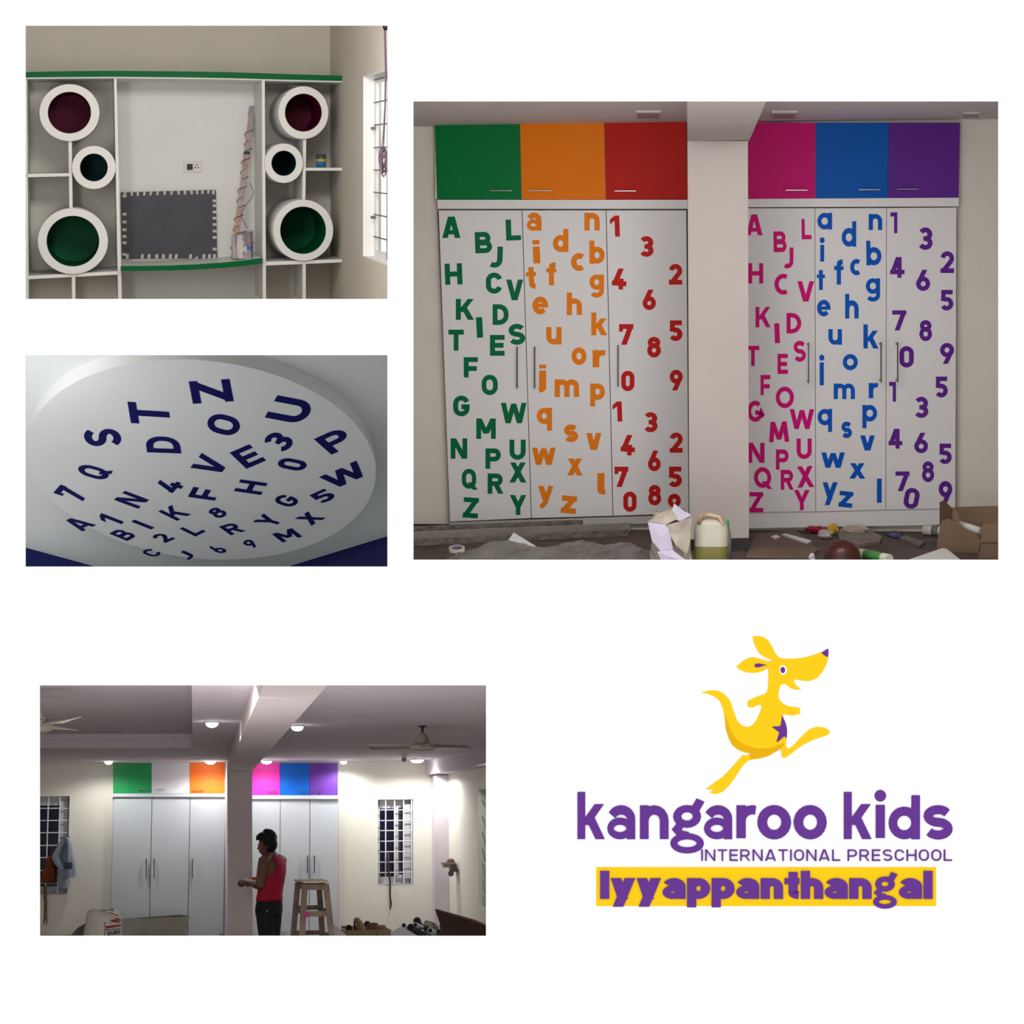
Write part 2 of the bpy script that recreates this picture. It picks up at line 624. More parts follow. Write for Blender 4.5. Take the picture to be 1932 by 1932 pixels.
def put_glyph(mb, ch, t, style, fn):
    """fn(u, v, k): u, v in the glyph's unit box, k 0 front / 1 back"""
    q, x0, x1, y0, y1 = glyph(ch, t, style)
    U = lambda p, k: fn((p.x - x0) / (x1 - x0), (p.y - y0) / (y1 - y0), k)
    for ii, it in enumerate(q):
        z0 = -.09 * ii
        if it[0] == 'poly':
            n = len(it[1])
            mb.add([U(p, z0) for p in it[1]] + [U(p, 1) for p in it[1]], [tuple(range(n))] + [(i, (i + 1) % n, (i + 1) % n + n, i + n) for i in range(n)])
        else:
            L, R_, closed = it[1], it[2], it[3]
            n = len(L)
            vs = [U(p, z0) for p in L] + [U(p, z0) for p in R_] + [U(p, 1) for p in L] + [U(p, 1) for p in R_]
            fs = []
            for i in range(n if closed else n - 1):
                j = (i + 1) % n
                fs += [(i, j, j + n, i + n), (i, j, j + 2 * n, i + 2 * n), (i + n, j + n, j + 3 * n, i + 3 * n)]
            if not closed:
                fs += [(0, n, 3 * n, 2 * n), (n - 1, 2 * n - 1, 4 * n - 1, 3 * n - 1)]
            mb.add(vs, fs)


def glyph_px(room, d, dep, ch, t, style, x0, y0, x1, y1, rot=0.0):
    mb = MB()
    cx, cy = (x0 + x1) / 2, (y0 + y1) / 2
    c, sn = math.cos(math.radians(rot)), math.sin(math.radians(rot))

    def fn(u, v, k):
        dx, dy = (u - .5) * (x1 - x0), (.5 - v) * (y1 - y0)
        p = room.at(cx + dx * c - dy * sn, cy + dx * sn + dy * c, d)
        return Vector((p.x, d + dep * k, p.z))
    put_glyph(mb, ch, t, style, fn)
    return mb


# ------------------------------------------------------------------ the white board with its four openings
W_PAGE = mat('white board paint', (246, 246, 246), 0.85, spec=0.1)
OPEN = [(48, 48, 731, 564), (48, 670, 731, 1069), (780, 191, 1884, 1056), (75, 1293, 917, 1766)]
xs = sorted({-1300, 3200} | {v for o in OPEN for v in (o[0], o[2])})
ys = sorted({-1300, 3200} | {v for o in OPEN for v in (o[1], o[3])})
mb = MB()
for i in range(len(xs) - 1):
    for j in range(len(ys) - 1):
        cx, cy = (xs[i] + xs[i + 1]) / 2, (ys[j] + ys[j + 1]) / 2
        if any(o[0] < cx < o[2] and o[1] < cy < o[3] for o in OPEN):
            continue
        mb.pxbox(BOARD, (xs[i], ys[j], xs[i + 1], ys[j + 1]), PAGE, PAGE + 0.005)
struct(mb, 'wall_front', W_PAGE, BOARD)

# ================================================================== ROOM 1: the shelf wall
WHITE = mat('white laminate', (222, 222, 220), 0.45, var=0.03, scale=3)
WALL1 = mat('cream wall paint', (200, 194, 184), 0.85, var=0.03, scale=2.2, bump=0.04)
GREEN = mat('green laminate', (0, 96, 52), 0.45, var=0.04, spec=.08)
GREEND = mat('dark green laminate', (0, 92, 56), 0.5, var=0.05, spec=.1)
TEAL = mat('teal laminate', (2, 54, 58), 0.5, var=0.05, spec=.1)
MAROON = mat('maroon laminate', (92, 6, 44), 0.5, var=0.06, spec=.1)
DF1, DB1 = 14.3, 15.0
XW1 = R1.at(645, 300, DF1).x            # face of the right wall
r = R1
# shell
c = [r.at(-30, 640, DB1), r.at(-30, -40, DB1)]
xl = c[0].x
zt, zb = c[1].z, c[0].z
struct(MB().box(xl - .1, XW1 + .4, DB1, DB1 + .08, zb - .1, zt + .1), 'wall_back', WALL1, r)
struct(MB().hexa([(xl - .08, r.dpage(xl - .08, zb), zb), (xl, r.dpage(xl, zb), zb), (xl, r.dpage(xl, zt), zt), (xl - .08, r.dpage(xl - .08, zt), zt),
                  (xl - .08, DB1, zb), (xl, DB1, zb), (xl, DB1, zt), (xl - .08, DB1, zt)]), 'wall_left', WALL1, r)
struct(MB().hexa([(xl, r.dpage(xl, zt), zt), (XW1 + .1, r.dpage(XW1 + .1, zt), zt), (XW1 + .1, r.dpage(XW1 + .1, zt + .06), zt + .06), (xl, r.dpage(xl, zt + .06), zt + .06),
                  (xl, DB1, zt), (XW1 + .4, DB1, zt), (XW1 + .4, DB1, zt + .06), (xl, DB1, zt + .06)]), 'ceiling', WALL1, r)
a, b = r.atpage(0, 590), r.atpage(745, 590)
struct(MB().hexa([a + Vector((0, 0, -.05)), b + Vector((0, 0, -.05)), b, a,
                  r.at(-30, 650, DB1) + Vector((0, 0, -.05)), r.at(760, 650, DB1) + Vector((0, 0, -.05)), r.at(760, 640, DB1), r.at(-30, 640, DB1)]), 'floor', WALL1, r)
# right wall with the window opening
RW = .075                                 # reveal depth
dj = DF1 * (645 - 160) / (686 - 160)      # far jamb
zwt = r.at(686, 143, dj).z
zwb = r.at(686, 484, dj).z
dn = DF1 * (645 - 160) / (739 - 160)      # near end of the wall
dn2 = dn + .1
mb = MB()
zlo = lambda d: zb + (r.at(0, 600, dn).z - zb) * (DB1 - d) / (DB1 - dn)


def wpiece(d0, d1, za, zc):
    # za / zc: lower and upper height, a lower height of None follows the floor
    lo0, lo1 = (zlo(d0), zlo(d1)) if za is None else (za, za)
    mb.hexa([(XW1, d0, lo0), (XW1 + RW, d0, lo0), (XW1 + RW, d0, zc), (XW1, d0, zc), (XW1, d1, lo1), (XW1 + RW, d1, lo1), (XW1 + RW, d1, zc), (XW1, d1, zc)])


wpiece(dj, DB1, None, zt)
wpiece(dn2, dj, zwt, zt)
wpiece(dn2, dj, None, zwb)
wpiece(dn, dn2, None, zt)
struct(mb, 'wall_right', WALL1, r)
WINP = mat('white window paint', (238, 238, 238), 0.5)
GRILLE = mat('grey window grille', (120, 118, 128), 0.5, metal=.4)
win = thing('window_1', '', '', r, (XW1 + RW, dj - .5, zwb))
for k in ('label', 'category'):
    del win[k]
win['kind'] = 'structure'
e = .006
mb = MB()
mb.box(XW1 + .002, XW1 + RW + .05, dj - e, dj, zwb, zwt)
mb.box(XW1 + .002, XW1 + RW + .05, dn2, dj - e, zwb, zwb + e)
mb.box(XW1 + .002, XW1 + RW + .05, dn2, dj - e, zwt - e, zwt)
mb.build('reveal', WINP, win, r)
xg = XW1 + RW
mb = MB()
mb.box(xg, xg + .02, dj - .10, dj - e, zwb + e, zwt - e)
mb.box(xg, xg + .02, dn2, dj - .1, zwt - .05, zwt - e)
mb.box(xg, xg + .02, dn2, dj - .1, zwb + e, zwb + .05)
mb.build('window_frame', WINP, win, r)
for k in range(8):
    z = zwt - .02 - (zwt - zwb - .02) * (k + .06) / 8.0
    MB().box(xg - .012, xg - .004, dn2, dj - .06, z - .004, z + .004).build('grille_bar', GRILLE, win, r)
for d in (dj - .62, dj - 1.15):
    MB().box(xg - .004, xg + .004, d, d + .012, zwb + e, zwt - e).build('grille_bar', GRILLE, win, r)
MB().box(xg - .03, xg - .004, dj - .1, dj - .06, zwt - .36, zwt - .34).build('latch', GRILLE, win, r)
MB().box(xg - .03, xg - .004, dj - .1, dj - .06, zwb + .26, zwb + .28).build('latch', GRILLE, win, r)

# the shelf unit
un = thing('shelf_unit', 'white built-in shelf wall with round portholes and a green top edge', 'shelf unit', r, r.at(350, 564, DF1))
fd = DF1
px = lambda q, d0, d1, name, m, lab=None: MB().pxbox(r, q, d0, d1).build(name, m, un, r, label=lab)
mb = MB()
tops = [(44, 136, 146), (140, 134, 145), (215, 133.5, 144.5), (330, 134.5, 145.5), (430, 136, 147), (520, 139, 149.5), (600, 141.5, 151.5), (645.5, 143, 152.5)]
for (x0, t0, b0), (x1, t1, b1) in zip(tops, tops[1:]):
    mb.pxbox(r, [(x0, b0), (x1, b1), (x1, t1), (x0, t0)], fd - .02, fd)
mb.build('edge_band', GREEN, un, r, label='green front edge of the top board')
mb = MB()
for (x0, t0, b0), (x1, t1, b1) in zip(tops, tops[1:]):
    mb.pxbox(r, [(x0, b0 + 3), (x1, b1 + 3), (x1, t1 + 1), (x0, t0 + 1)], fd, DB1)
mb.build('top_board', WHITE, un, r)
px([(223, 566), (230, 566), (220, 148), (215, 148)], fd, DB1, 'side_panel', WHITE)
px([(496, 566), (502, 566), (499.5, 151), (494, 151)], fd, DB1, 'side_panel', WHITE)
px([(40, 566), (54, 566), (51, 150), (40, 150)], fd, DB1, 'side_panel', WHITE)
px([(131, 400), (137, 400), (135.5, 255), (129, 255)], fd + .01, DB1, 'partition', WHITE)
px([(136, 566), (142.5, 566), (142, 512), (135, 512)], fd + .01, DB1, 'partition', WHITE)
px([(570, 384), (576, 384), (578, 255), (572, 255)], fd + .01, DB1, 'partition', WHITE)
px([(571, 566), (577, 566), (577, 490), (571, 490)], fd + .01, DB1, 'partition', WHITE)
px([(50, 334.5), (131, 332.5), (131, 326.5), (50, 328)], fd, DB1, 'shelf_board', WHITE)
px([(53, 527), (223, 518), (223, 511.5), (53, 520.5)], fd, DB1, 'shelf_board', WHITE)
px([(577, 322), (645, 322), (645, 316.5), (577, 316.5)], fd, DB1, 'shelf_board', WHITE)
px([(501, 501), (645, 495), (645, 489), (501, 494)], fd, DB1, 'shelf_board', WHITE)


def porthole(cx, cy, rox, roy, rix, riy, m, lab):
    n = 48
    mb = MB()
    P = lambda rx, ry, d: [Vector((lambda p: (p.x, d, p.z))(r.at(cx + rx * math.cos(2 * math.pi * k / n), cy - ry * math.sin(2 * math.pi * k / n), fd - .03))) for k in range(n)]
    loops = [P(rox, roy, DB1 - .02), P(rox, roy, fd - .025), P(rox - .6, roy - .6, fd - .03), P(rix + .5, riy + .5, fd - .03), P(rix, riy, fd - .024)]
    vs = [v for l in loops for v in l]
    fs = [(i * n + k, i * n + (k + 1) % n, (i + 1) * n + (k + 1) % n, (i + 1) * n + k) for i in range(len(loops) - 1) for k in range(n)]
    mb.add(vs, fs)
    ring = mb.build('porthole_ring', WHITE, un, r)
    for p in ring.data.polygons:
        p.use_smooth = n <= p.index % (4 * n) < n or p.index < n
    ins = [P(rix, riy, fd - .024), P(rix, riy, DB1 - .06)]
    mb = MB()
    mb.add([v for l in ins for v in l], [(k, (k + 1) % n, (k + 1) % n + n, k + n) for k in range(n)], True)
    mb.add(ins[1], [tuple(range(n))])
    mb.build('lining', m, ring, r, label=lab)


porthole(131, 212.5, 57, 54, 40.5, 39, MAROON, 'maroon lining')
porthole(177, 316, 41.5, 41, 26, 26, TEAL, 'dark teal lining')
porthole(137.5, 455, 66.5, 62.5, 49.5, 47.5, GREEND, 'dark green lining')
porthole(572.5, 212.5, 47.5, 50, 34.5, 35.5, MAROON, 'maroon lining')
porthole(535.5, 308, 36.5, 37.5, 23, 23.5, TEAL, 'dark teal lining')
porthole(572, 434.5, 57, 58, 43, 44.5, GREEND, 'dark green lining')
# curved low shelf
mb, mb2 = MB(), MB()
pts = [(228, 502, 511), (270, 502, 511), (320, 501, 510.5), (370, 499, 508.5), (420, 495.5, 505.5), (460, 491.5, 501.5), (495, 487, 497)]
for (x0, t0, b0), (x1, t1, b1) in zip(pts, pts[1:]):
    mb.pxbox(r, [(x0, b0), (x1, b1), (x1, t1), (x0, t0)], fd - .07, fd - .05)
    mb2.pxbox(r, [(x0, b0 - 1), (x1, b1 - 1), (x1, t1), (x0, t0)], fd - .05, DB1)
lo = mb2.build('low_shelf', WHITE, un, r)
mb.build('edge_band', GREEN, lo, r, label='green curved front edge')

WHITE2 = mat('greyer white laminate', (220, 216, 206), 0.6, var=0.03, scale=3)
for q in ([(222, 566), (497, 566), (496, 150), (218, 150)], [(40, 566), (222, 566), (216, 150), (40, 150)], [(500, 566), (626, 566), (626, 150), (497, 150)]):
    MB().pxbox(r, q, DB1 - .008, DB1).build('back_panel', WHITE if q[0][0] == 222 else WHITE2, un, r)
# socket plate
PLATE = mat('white switch plastic', (215, 213, 212), 0.35)
BLACKP = mat('black plastic', (18, 12, 18), 0.35)
so = thing('switch_plate', 'white wall switch plate with one black rocker above the taped board', 'switch', r, r.at(363, 325, DB1))
MB().pxbox(r, (346.5, 305, 381, 325), DB1 - .02, DB1 - .008).build('plate', PLATE, so, r, bev=.003)
MB().pxbox(r, (353, 309.5, 363.5, 320.5), DB1 - .03, DB1 - .02).build('rocker', BLACKP, so, r, bev=.002, label='black rocker')
for q in ((371, 311), (368, 316), (373.5, 316)):
    MB().lathe([(.0001, -.003), (.005, -.003), (.005, 0)], r.at(*q, DB1 - .021), (0, 1, 0), 8).build('socket_hole', BLACKP, so, r)

# dark board held with tape
SLATE = mat('charcoal board', (72, 72, 80), 0.55, var=0.12, scale=4)
TAPE = mat('masking tape', (196, 192, 182), 0.6, var=0.04)
bd = thing('backing_board', 'charcoal board edged with short strips of pale tape above the low shelf', 'board', r, r.at(318, 488, DB1 - .03))
bq = [(230.5, 488), (410, 487), (407, 358), (228, 363)]
MB().pxbox(r, bq, DB1 - .035, DB1 - .008).build('panel', SLATE, bd, r)


def tape(q):
    MB().pxbox(r, q, DB1 - .039, DB1 - .035).build('tape_strip', TAPE, bd, r)


def tline(x):
    return 363 - (x - 228) * 5 / 179


for i, x in enumerate((236, 248.5, 260, 273, 285, 298, 311, 324, 337, 349, 361, 371.5, 382.5, 393.5, 403)):
    w = 3.8 if 0 < i < 14 else 4.2
    hgt = 7.5 if 0 < i < 14 else 9
    sk = random.uniform(-1.2, 1.2)
    tape([(x - w / 2 + sk, tline(x) + hgt), (x + w / 2 + sk, tline(x) + hgt - random.random()), (x + w / 2 + .4, tline(x) - .5), (x - w / 2 - .6, tline(x) - .5)])
for x in (240, 268.5, 281, 296, 308.5, 321.5, 332, 359.5, 371, 384.5, 395, 404.5):
    hg = 8 if x != 371 else 3
    sk = random.uniform(-1, 1)
    tape([(x - 3, 488.5), (x + 2.5, 488.5), (x + 3 + sk, 488 - hg - 1), (x - 2 + sk, 488 - hg)])
for y in (370, 404, 419, 433.5, 446, 458, 480):
    tape([(231, y + 2.6), (238.5, y + 2.8), (239, y - 2.4), (231, y - 2.6)])
for y in (379, 388, 400, 411.5, 423.5, 436, 448, 470):
    tape([(401.5, y + 2.6), (408.8, y + 2.6), (408.4, y - 2.6), (401, y - 2.4)])

# spirit level wrapped with wire
LEVEL = mat('pinkish grey worn level', (168, 156, 152), 0.5, rgb2=(176, 130, 120), scale=14, thresh=(.5, .62))
LEVD = mat('dark clip', (60, 62, 68), 0.5)
LEVE = mat('grey end of level', (150, 152, 158), 0.4)
REDW = mat('red wire', (142, 78, 70), 0.5)
lv = thing('spirit_level', 'long level bound in red wire leaning in the corner beside the bucket', 'tool', r, r.at(440, 488, 14.6))
t0, t1 = r.at(476, 206, 14.97), r.at(441, 487, 14.62)
ax = (t1 - t0) * .5
sx = Vector((.021, 0, 0))
sy = ax.cross(sx).normalized() * .014
MB().obox((t0 + t1) / 2, sx, sy, ax).build('body', LEVEL, lv, r, bev=.002)
MB().obox(t0 + ax * .02, sx * 1.25, sy * 1.3, ax * .055).build('end_cap', LEVE, lv, r)
MB().obox(t0 + ax * .60, sx * 1.12, sy * 1.15, ax * .02).build('clip', LEVD, lv, r)
for k in (.86, 1.18, 1.42, 1.62):
    MB().obox(t0 + ax * k - sy * 1.1, sx * .62, sy * .25, ax * .085).build('vial_window', PLATE, lv, r)
pts = []
for i in range(150):
    s_ = .28 + 1.66 * i / 149
    a_ = i * .55
    rr = .026 + .010 * math.sin(i * .37)
    pts.append(t0 + ax * s_ + Vector((math.cos(a_) * rr, 0, 0)) + sy.normalized() * math.sin(a_) * (rr * .75))
MB().tube(pts, .0035, 5).build('wire', REDW, lv, r, label='red wire wound around it')
pts = [t0 + ax * (1.0 + .6 * k / 14) + Vector((.05 + .035 * math.sin(k * .5), -.02, 0)) for k in range(15)]
MB().tube(pts, .003, 5).build('wire', REDW, lv, r)

# paint bucket
BUCK = mat('paint-smeared bucket', (200, 190, 190), 0.5, rgb2=(128, 116, 122), scale=9, stretch=(1.6, 1.6, .35), thresh=(.45, .6))
BLUES = mat('blue label blotch', (92, 112, 172), .5, rgb2=(190, 188, 192), scale=20, thresh=(.48, .56))
WOODH = mat('orange brush handle', (205, 142, 84), .5)
bk = thing('paint_bucket', 'small paint-smeared bucket holding a brush on the low shelf', 'bucket', r, r.at(457, 488, 14.45))
bc = r.at(457.5, 487.5, 14.45)
H, ra = .205, .079
n = 26
prof = [(ra * .93, 0), (ra, .01), (ra * 1.02, H), (ra * .97, H), (ra * .95, H - .03), (.001, H - .035)]
mb = MB()
mb.lathe(prof, bc, (0, 0, 1), n)
for i, v in enumerate(mb.v):
    if (v - bc).z > H - .005:
        mb.v[i] = v + Vector((0, 0, -.016 + .02 * math.cos(math.atan2(v.y - bc.y, v.x - bc.x) - .3)))
mb.build('pail', BUCK, bk, r)
MB().grid(lambda u, v: bc + Vector((math.cos(-1.6 + u * 1.0) * ra * 1.03, math.sin(-1.6 + u * 1.0) * ra * 1.03, .03 + v * .075)), 8, 2).build('label_patch', BLUES, bk, r, solid=.001)
MB().tube([bc + Vector((-.04, 0, H - .08)), bc + Vector((-.058, .01, H + .035))], [.009, .006], 8).build('brush_handle', WOODH, bk, r)
MB().ball(bc + Vector((-.015, -ra * 1.02, H - .055)), .008, .008, .008, 8, 6).build('ear', PLATE, bk, r)
MB().tube([bc + Vector((-.015 + .105 * math.sin(k / 8 * 1.4), -ra * 1.05 + .05 * k / 8, H - .055 - .035 * math.sin(k / 8 * 2.2))) for k in range(9)], .0025, 5).build('bail', REDW, bk, r)

# little pot on the right shelf
CANG = mat('dark grey tin', (70, 72, 80), .4)
CANY = mat('yellow tin band', (205, 178, 70), .4)
CANB = mat('blue tin base', (52, 118, 168), .4)
cn = thing('paint_tin', 'small blue tin with a yellow band on the upper right shelf', 'tin', r, r.at(606, 316.5, 14.5))
cc = r.at(606, 316, 14.5)
R_ = .036
MB().lathe([(.001, 0), (R_, 0), (R_, .044)], cc, n=18).build('base', CANB, cn, r, label='blue base')
MB().lathe([(R_ * 1.01, .044), (R_ * 1.01, .063)], cc, n=18).build('band', CANY, cn, r, solid=.001, label='yellow band')
MB().lathe([(R_, .063), (R_, .096), (R_ * .9, .098), (.001, .098)], cc, n=18).build('lid', CANG, cn, r, label='dark grey top')

# cable hanging in front of the window
CABLE = mat('mauve grey cable', (110, 88, 108), .5)
hc = thing('hanging_cable', 'mauve cable with a tangled bundle hanging in front of the bright window', 'cable', r, r.at(723, 330, 12.0))
p0 = [(724, -10), (725, 60), (727, 130), (726, 200), (723, 255), (721, 280)]
MB().tube([r.at(x, y, 12.0) for x, y in p0], .0042, 6).build('cord', CABLE, hc, r)
MB().tube([r.at(x + 1.8 + math.sin(y * .05), y, 12.02) for x, y in p0], .0032, 6).build('cord', CABLE, hc, r)
for k in range(10):
    a0 = random.uniform(0, 6)
    cx, cy, wx, wy = 722 + random.uniform(-4, 5), 303 + random.uniform(-9, 10), random.uniform(3.5, 7), random.uniform(13, 22)
    MB().tube([r.at(cx + wx * math.cos(a0 + q * .42) + random.uniform(-.5, .5), cy + wy * math.sin(a0 + q * .42), 12.0 + .01 * math.sin(q + k)) for q in range(15)], .0055, 6).build('coil', CABLE, hc, r)
MB().ball(r.at(728, 50, 12.0), .02, .02, .025, 10, 8).build('plug', BLACKP, hc, r, label='black knob at the top')

# ================================================================== ROOM 2: the ceiling disc
CEIL2 = mat('white ceiling paint', (226, 228, 228), 0.8, var=0.015, scale=1.5)
DISCF = mat('white disc laminate', (230, 230, 232), 0.55, var=0.01, scale=2)
NAVY = mat('navy vinyl', (14, 14, 92), 0.5, spec=.1)
NAVYW = mat('navy wall paint', (14, 20, 92), 0.6, var=0.05)
r = R2
D2 = 13.5
TILT = math.radians(55)
C2 = r.at(379, 873.5, D2)
e1 = Vector((1, 0, 0))
e2 = Vector((0, -math.sin(TILT), math.cos(TILT)))       # up the picture, towards the viewer
nr = Vector((0, -math.cos(TILT), -math.sin(TILT)))      # out of the ceiling, down and towards the viewer


def hit(pxx, pyy, off=0.0):
    q = Vector(((pxx - 966) / F, 1, (966 - pyy) / F))
    c0 = C2 + nr * off
    return q * (c0.dot(nr) / q.dot(nr))


# disc outline solved on its own plane: centre and radii from the four extreme pixels
pl, pr_, pt, pb = hit(52.5, 872), hit(706, 878), hit(385, 687), hit(390, 1060)
cd = (pl + pr_ + pt + pb) / 4
ra_ = (pr_ - pl).length / 2
rb_ = (pt - pb).length / 2
HR = .125
n = 96
ring = lambda s, off: [cd + e1 * (math.cos(2 * math.pi * k / n) * ra_ * s) + e2 * (math.sin(2 * math.pi * k / n) * rb_ * s) + nr * off for k in range(n)]
disc = thing('ceiling_disc', 'round dropped white ceiling panel scattered with navy letters and digits', 'ceiling panel', r, cd)
mb = MB()
mb.add(ring(1, -.001), [tuple(range(n))])
mb.add(ring(1, -.001) + ring(1.002, -HR), [(k, (k + 1) % n, (k + 1) % n + n, k + n) for k in range(n)], True)
mb.build('panel', DISCF, disc, r)
# ceiling plane with the two far walls
ca, cb, cc_ = hit(-60, 1003.5, -HR), hit(372, 1121.5, -HR), hit(742, 1008.2, -HR)
tl, tr = hit(-60, 640, -HR), hit(742, 640, -HR)
mb = MB()
mb.prism([ca, cb, cc_, tr, tl], nr * -.06)
struct(mb, 'ceiling', CEIL2, r)
dn_ = Vector((0, -.25, -1)).normalized() * .24
struct(MB().hexa([ca, cb, cb + dn_, ca + dn_, ca + Vector((0, .06, 0)), cb + Vector((0, .06, 0)), cb + dn_ + Vector((0, .06, 0)), ca + dn_ + Vector((0, .06, 0))]), 'wall_left', NAVYW, r)
struct(MB().hexa([cb, cc_, cc_ + dn_, cb + dn_, cb + Vector((0, .06, 0)), cc_ + Vector((0, .06, 0)), cc_ + dn_ + Vector((0, .06, 0)), cb + dn_ + Vector((0, .06, 0))]), 'wall_right', NAVYW, r)
ZP = lambda x, y: (40 + x / 5.52, 660 + y / 5.52)
ZQ = lambda x, y: (380 + x / 5.3667, 660 + y / 5.3667)
ZR = lambda x, y: (40 + x / 5.52, 860 + y / 5.52)
ZS = lambda x, y: (380 + x / 5.3667, 860 + y / 5.3667)
DISC_LET = [  # glyph, zoom, top-left, top-right, down vector   (in zoom pixels)
    ('T', ZP, 1143, 763, 1105, 540, 421, 25), ('S', ZP, 668, 1000, 642, 815, 385, 12), ('D', ZP, 1310, 1068, 1288, 898, 357, 12),
    ('Z', None, 364, 762, 356, 720, 77, -5), ('U', ZQ, 640, 685, 770, 460, 390, 75), ('P', ZQ, 1138, 905, 1400, 785, 180, 158),
    ('E', None, 433.1, 854.3, 470.4, 838.3, 32, 30.5), ('V', None, 358.8, 882.6, 380.6, 854.7, 52.5, 18),
    ('W', ZS, 1190, 217, 1570, 48, 140, 130), ('H', ZS, 328, 357, 397, 238, 275, 40), ('5', ZS, 1090, 402, 1250, 330, 130, 88),
    ('X', ZS, 938, 642, 1090, 560, 174, 67), ('M', ZS, 712, 793, 915, 733, 108, 85), ('R', ZS, 175, 717, 330, 672, 122, 88),
    ('F', None, 354.3, 937.4, 365, 918.5, 51, 7.4), ('K', ZR, 1425, 580, 1575, 510, 197, 98), ('L', ZR, 1648, 760, 1758, 705, 167, 82),
    ('I', ZR, 1143, 685, 1180, 665, 209, 83), ('N', ZR, 965, 458, 1080, 365, 252, 94), ('1', ZR, 790, 655, 835, 597, 233, 90),
    ('A', ZR, 416, 694, 563, 626, 220, 95), ('B', ZR, 915, 810, 1020, 754, 190, 78), ('2', ZR, 1340, 846, 1442, 800, 165, 62),
    ('J', ZR, 1610, 1030, 1690, 985, 130, 58), ('7', ZR, 332, 385, 410, 300, 295, 103)]
DISC_CEN = [  # glyph, zoom, centre, width vector, down vector
    ('O', ZQ, 225, 758, 75, -185, 320, 85), ('3', ZQ, 785, 928, 120, -120, 235, 115), ('0', ZS, 920, 87, 70, -100, 280, 55),
    ('G', ZS, 863, 455, 100, -85, 200, 70), ('8', ZS, 163, 577, 100, -58, 135, 75), ('9', ZS, 495, 890, 75, -45, 112, 62),
    ('6', ZS, 163, 950, 62, -42, 165, 50), ('4', ZR, 1545, 312, 90, -105, 235, 75), ('C', ZR, 1358, 1010, 90, -48, 150, 55),
    ('Q', ZR, 762, 168, 55, -118, 330, 95), ('Y', ZS, 679, 656, 114, -87, 208, 58)]
for ch, z, ax, ay, bx, by, dx, dy in DISC_LET:
    pa = z(ax, ay) if z else (ax, ay)
    pb2 = z(bx, by) if z else (bx, by)
    pc = z(ax + dx, ay + dy) if z else (ax + dx, ay + dy)
    A, B, C = Vector(pa), Vector(pb2), Vector(pc)
    fn = lambda u, v, k, A=A, B=B, C=C: hit(*(A + (B - A) * u + (C - A) * (1 - v)), .0008 * (1 - k) - .001 * k)
    mb = MB()
    put_glyph(mb, ch, .21, 0, fn)
    mb.build('letter', NAVY, disc, r, label='navy %s %s' % ('digit' if ch.isdigit() else 'capital letter', ch))
for ch, z, cx, cy, wx, wy, dx, dy in DISC_CEN:
    A, B, C = [Vector(z(*q)) for q in ((cx - wx / 2 - dx / 2, cy - wy / 2 - dy / 2), (cx + wx / 2 - dx / 2, cy + wy / 2 - dy / 2), (cx - wx / 2 + dx / 2, cy - wy / 2 + dy / 2))]
    fn = lambda u, v, k, A=A, B=B, C=C: hit(*(A + (B - A) * u + (C - A) * (1 - v)), .0008 * (1 - k) - .001 * k)
    mb = MB()
    put_glyph(mb, ch, .21, 0, fn)
    mb.build('letter', NAVY, disc, r, label='navy %s %s' % ('digit' if ch.isdigit() else 'capital letter', ch))

def slab(pxs, name, m, room=R2, da=PAGE + .012, db=15.2, th=.05):
    (xa, ya), (xb, yb) = pxs[:2]
    (xc, yc), (xd, yd) = pxs[2:] if len(pxs) == 4 else pxs
    q = [room.atpage(xa, ya), room.atpage(xb, yb), room.at(xd, yd, db), room.at(xc, yc, db)]
    nn = (q[1] - q[0]).cross(q[3] - q[0]).normalized() * th
    return struct(MB().hexa(q + [v + nn for v in q]), name, m, room)


slab([(745, 610), (745, 1160)], 'wall_right', CEIL2)
slab([(0, 1150), (745, 1150)], 'floor', CEIL2)
slab([(-250, 640), (745, 640)], 'ceiling', CEIL2, db=12.6)
slab([(-250, 610), (-250, 1160)], 'wall_left', CEIL2)

# ================================================================== ROOM 3: the lettered wardrobes
r = R3
WALL3 = mat('warm white wall paint', (212, 206, 196), 0.85, var=0.03, scale=2.5, bump=.03)
CEIL3 = mat('ceiling paint', (206, 198, 198), 0.85, var=0.02)
COLM3 = mat('column plaster', (176, 168, 164), 0.9, var=0.03, scale=2, bump=.03)
DOORW = mat('white wardrobe laminate', (216, 215, 216), 0.4, var=0.015, scale=2)
GAP = mat('dark door gap', (52, 44, 46), 0.7)
STEEL = mat('brushed steel', (120, 116, 118), 0.32, metal=.9)
STEELD = mat('dark steel edge', (74, 66, 70), 0.35, metal=.7)
LG = mat('green vinyl', (0, 104, 62), 0.45, spec=.08)
LO = mat('orange vinyl', (226, 124, 20), 0.45, spec=.08)
LR = mat('red vinyl', (186, 24, 20), 0.45, spec=.08)
LP = mat('pink vinyl', (206, 0, 118), 0.45, spec=.08)
LB = mat('blue vinyl', (0, 82, 182), 0.45, spec=.08)
LV = mat('purple vinyl', (92, 36, 138), 0.45, spec=.08)
DG = mat('green loft laminate', (0, 112, 56), 0.42, var=.03, scale=2, spec=.08)
DO = mat('orange loft laminate', (224, 118, 0), 0.42, var=.03, scale=2, spec=.08)
DR = mat('red loft laminate', (178, 20, 4), 0.42, var=.03, scale=2, spec=.08)
DP = mat('pink loft laminate', (196, 0, 108), 0.42, var=.03, scale=2, spec=.08)
DBL = mat('blue loft laminate', (0, 84, 172), 0.42, var=.03, scale=2, spec=.08)
DV = mat('purple loft laminate', (92, 40, 136), 0.42, var=.03, scale=2, spec=.08)
FLOOR3 = mat('dusty brown floor', (98, 84, 76), 0.8, rgb2=(70, 61, 57), scale=5, bump=.05)
D3 = 13.0
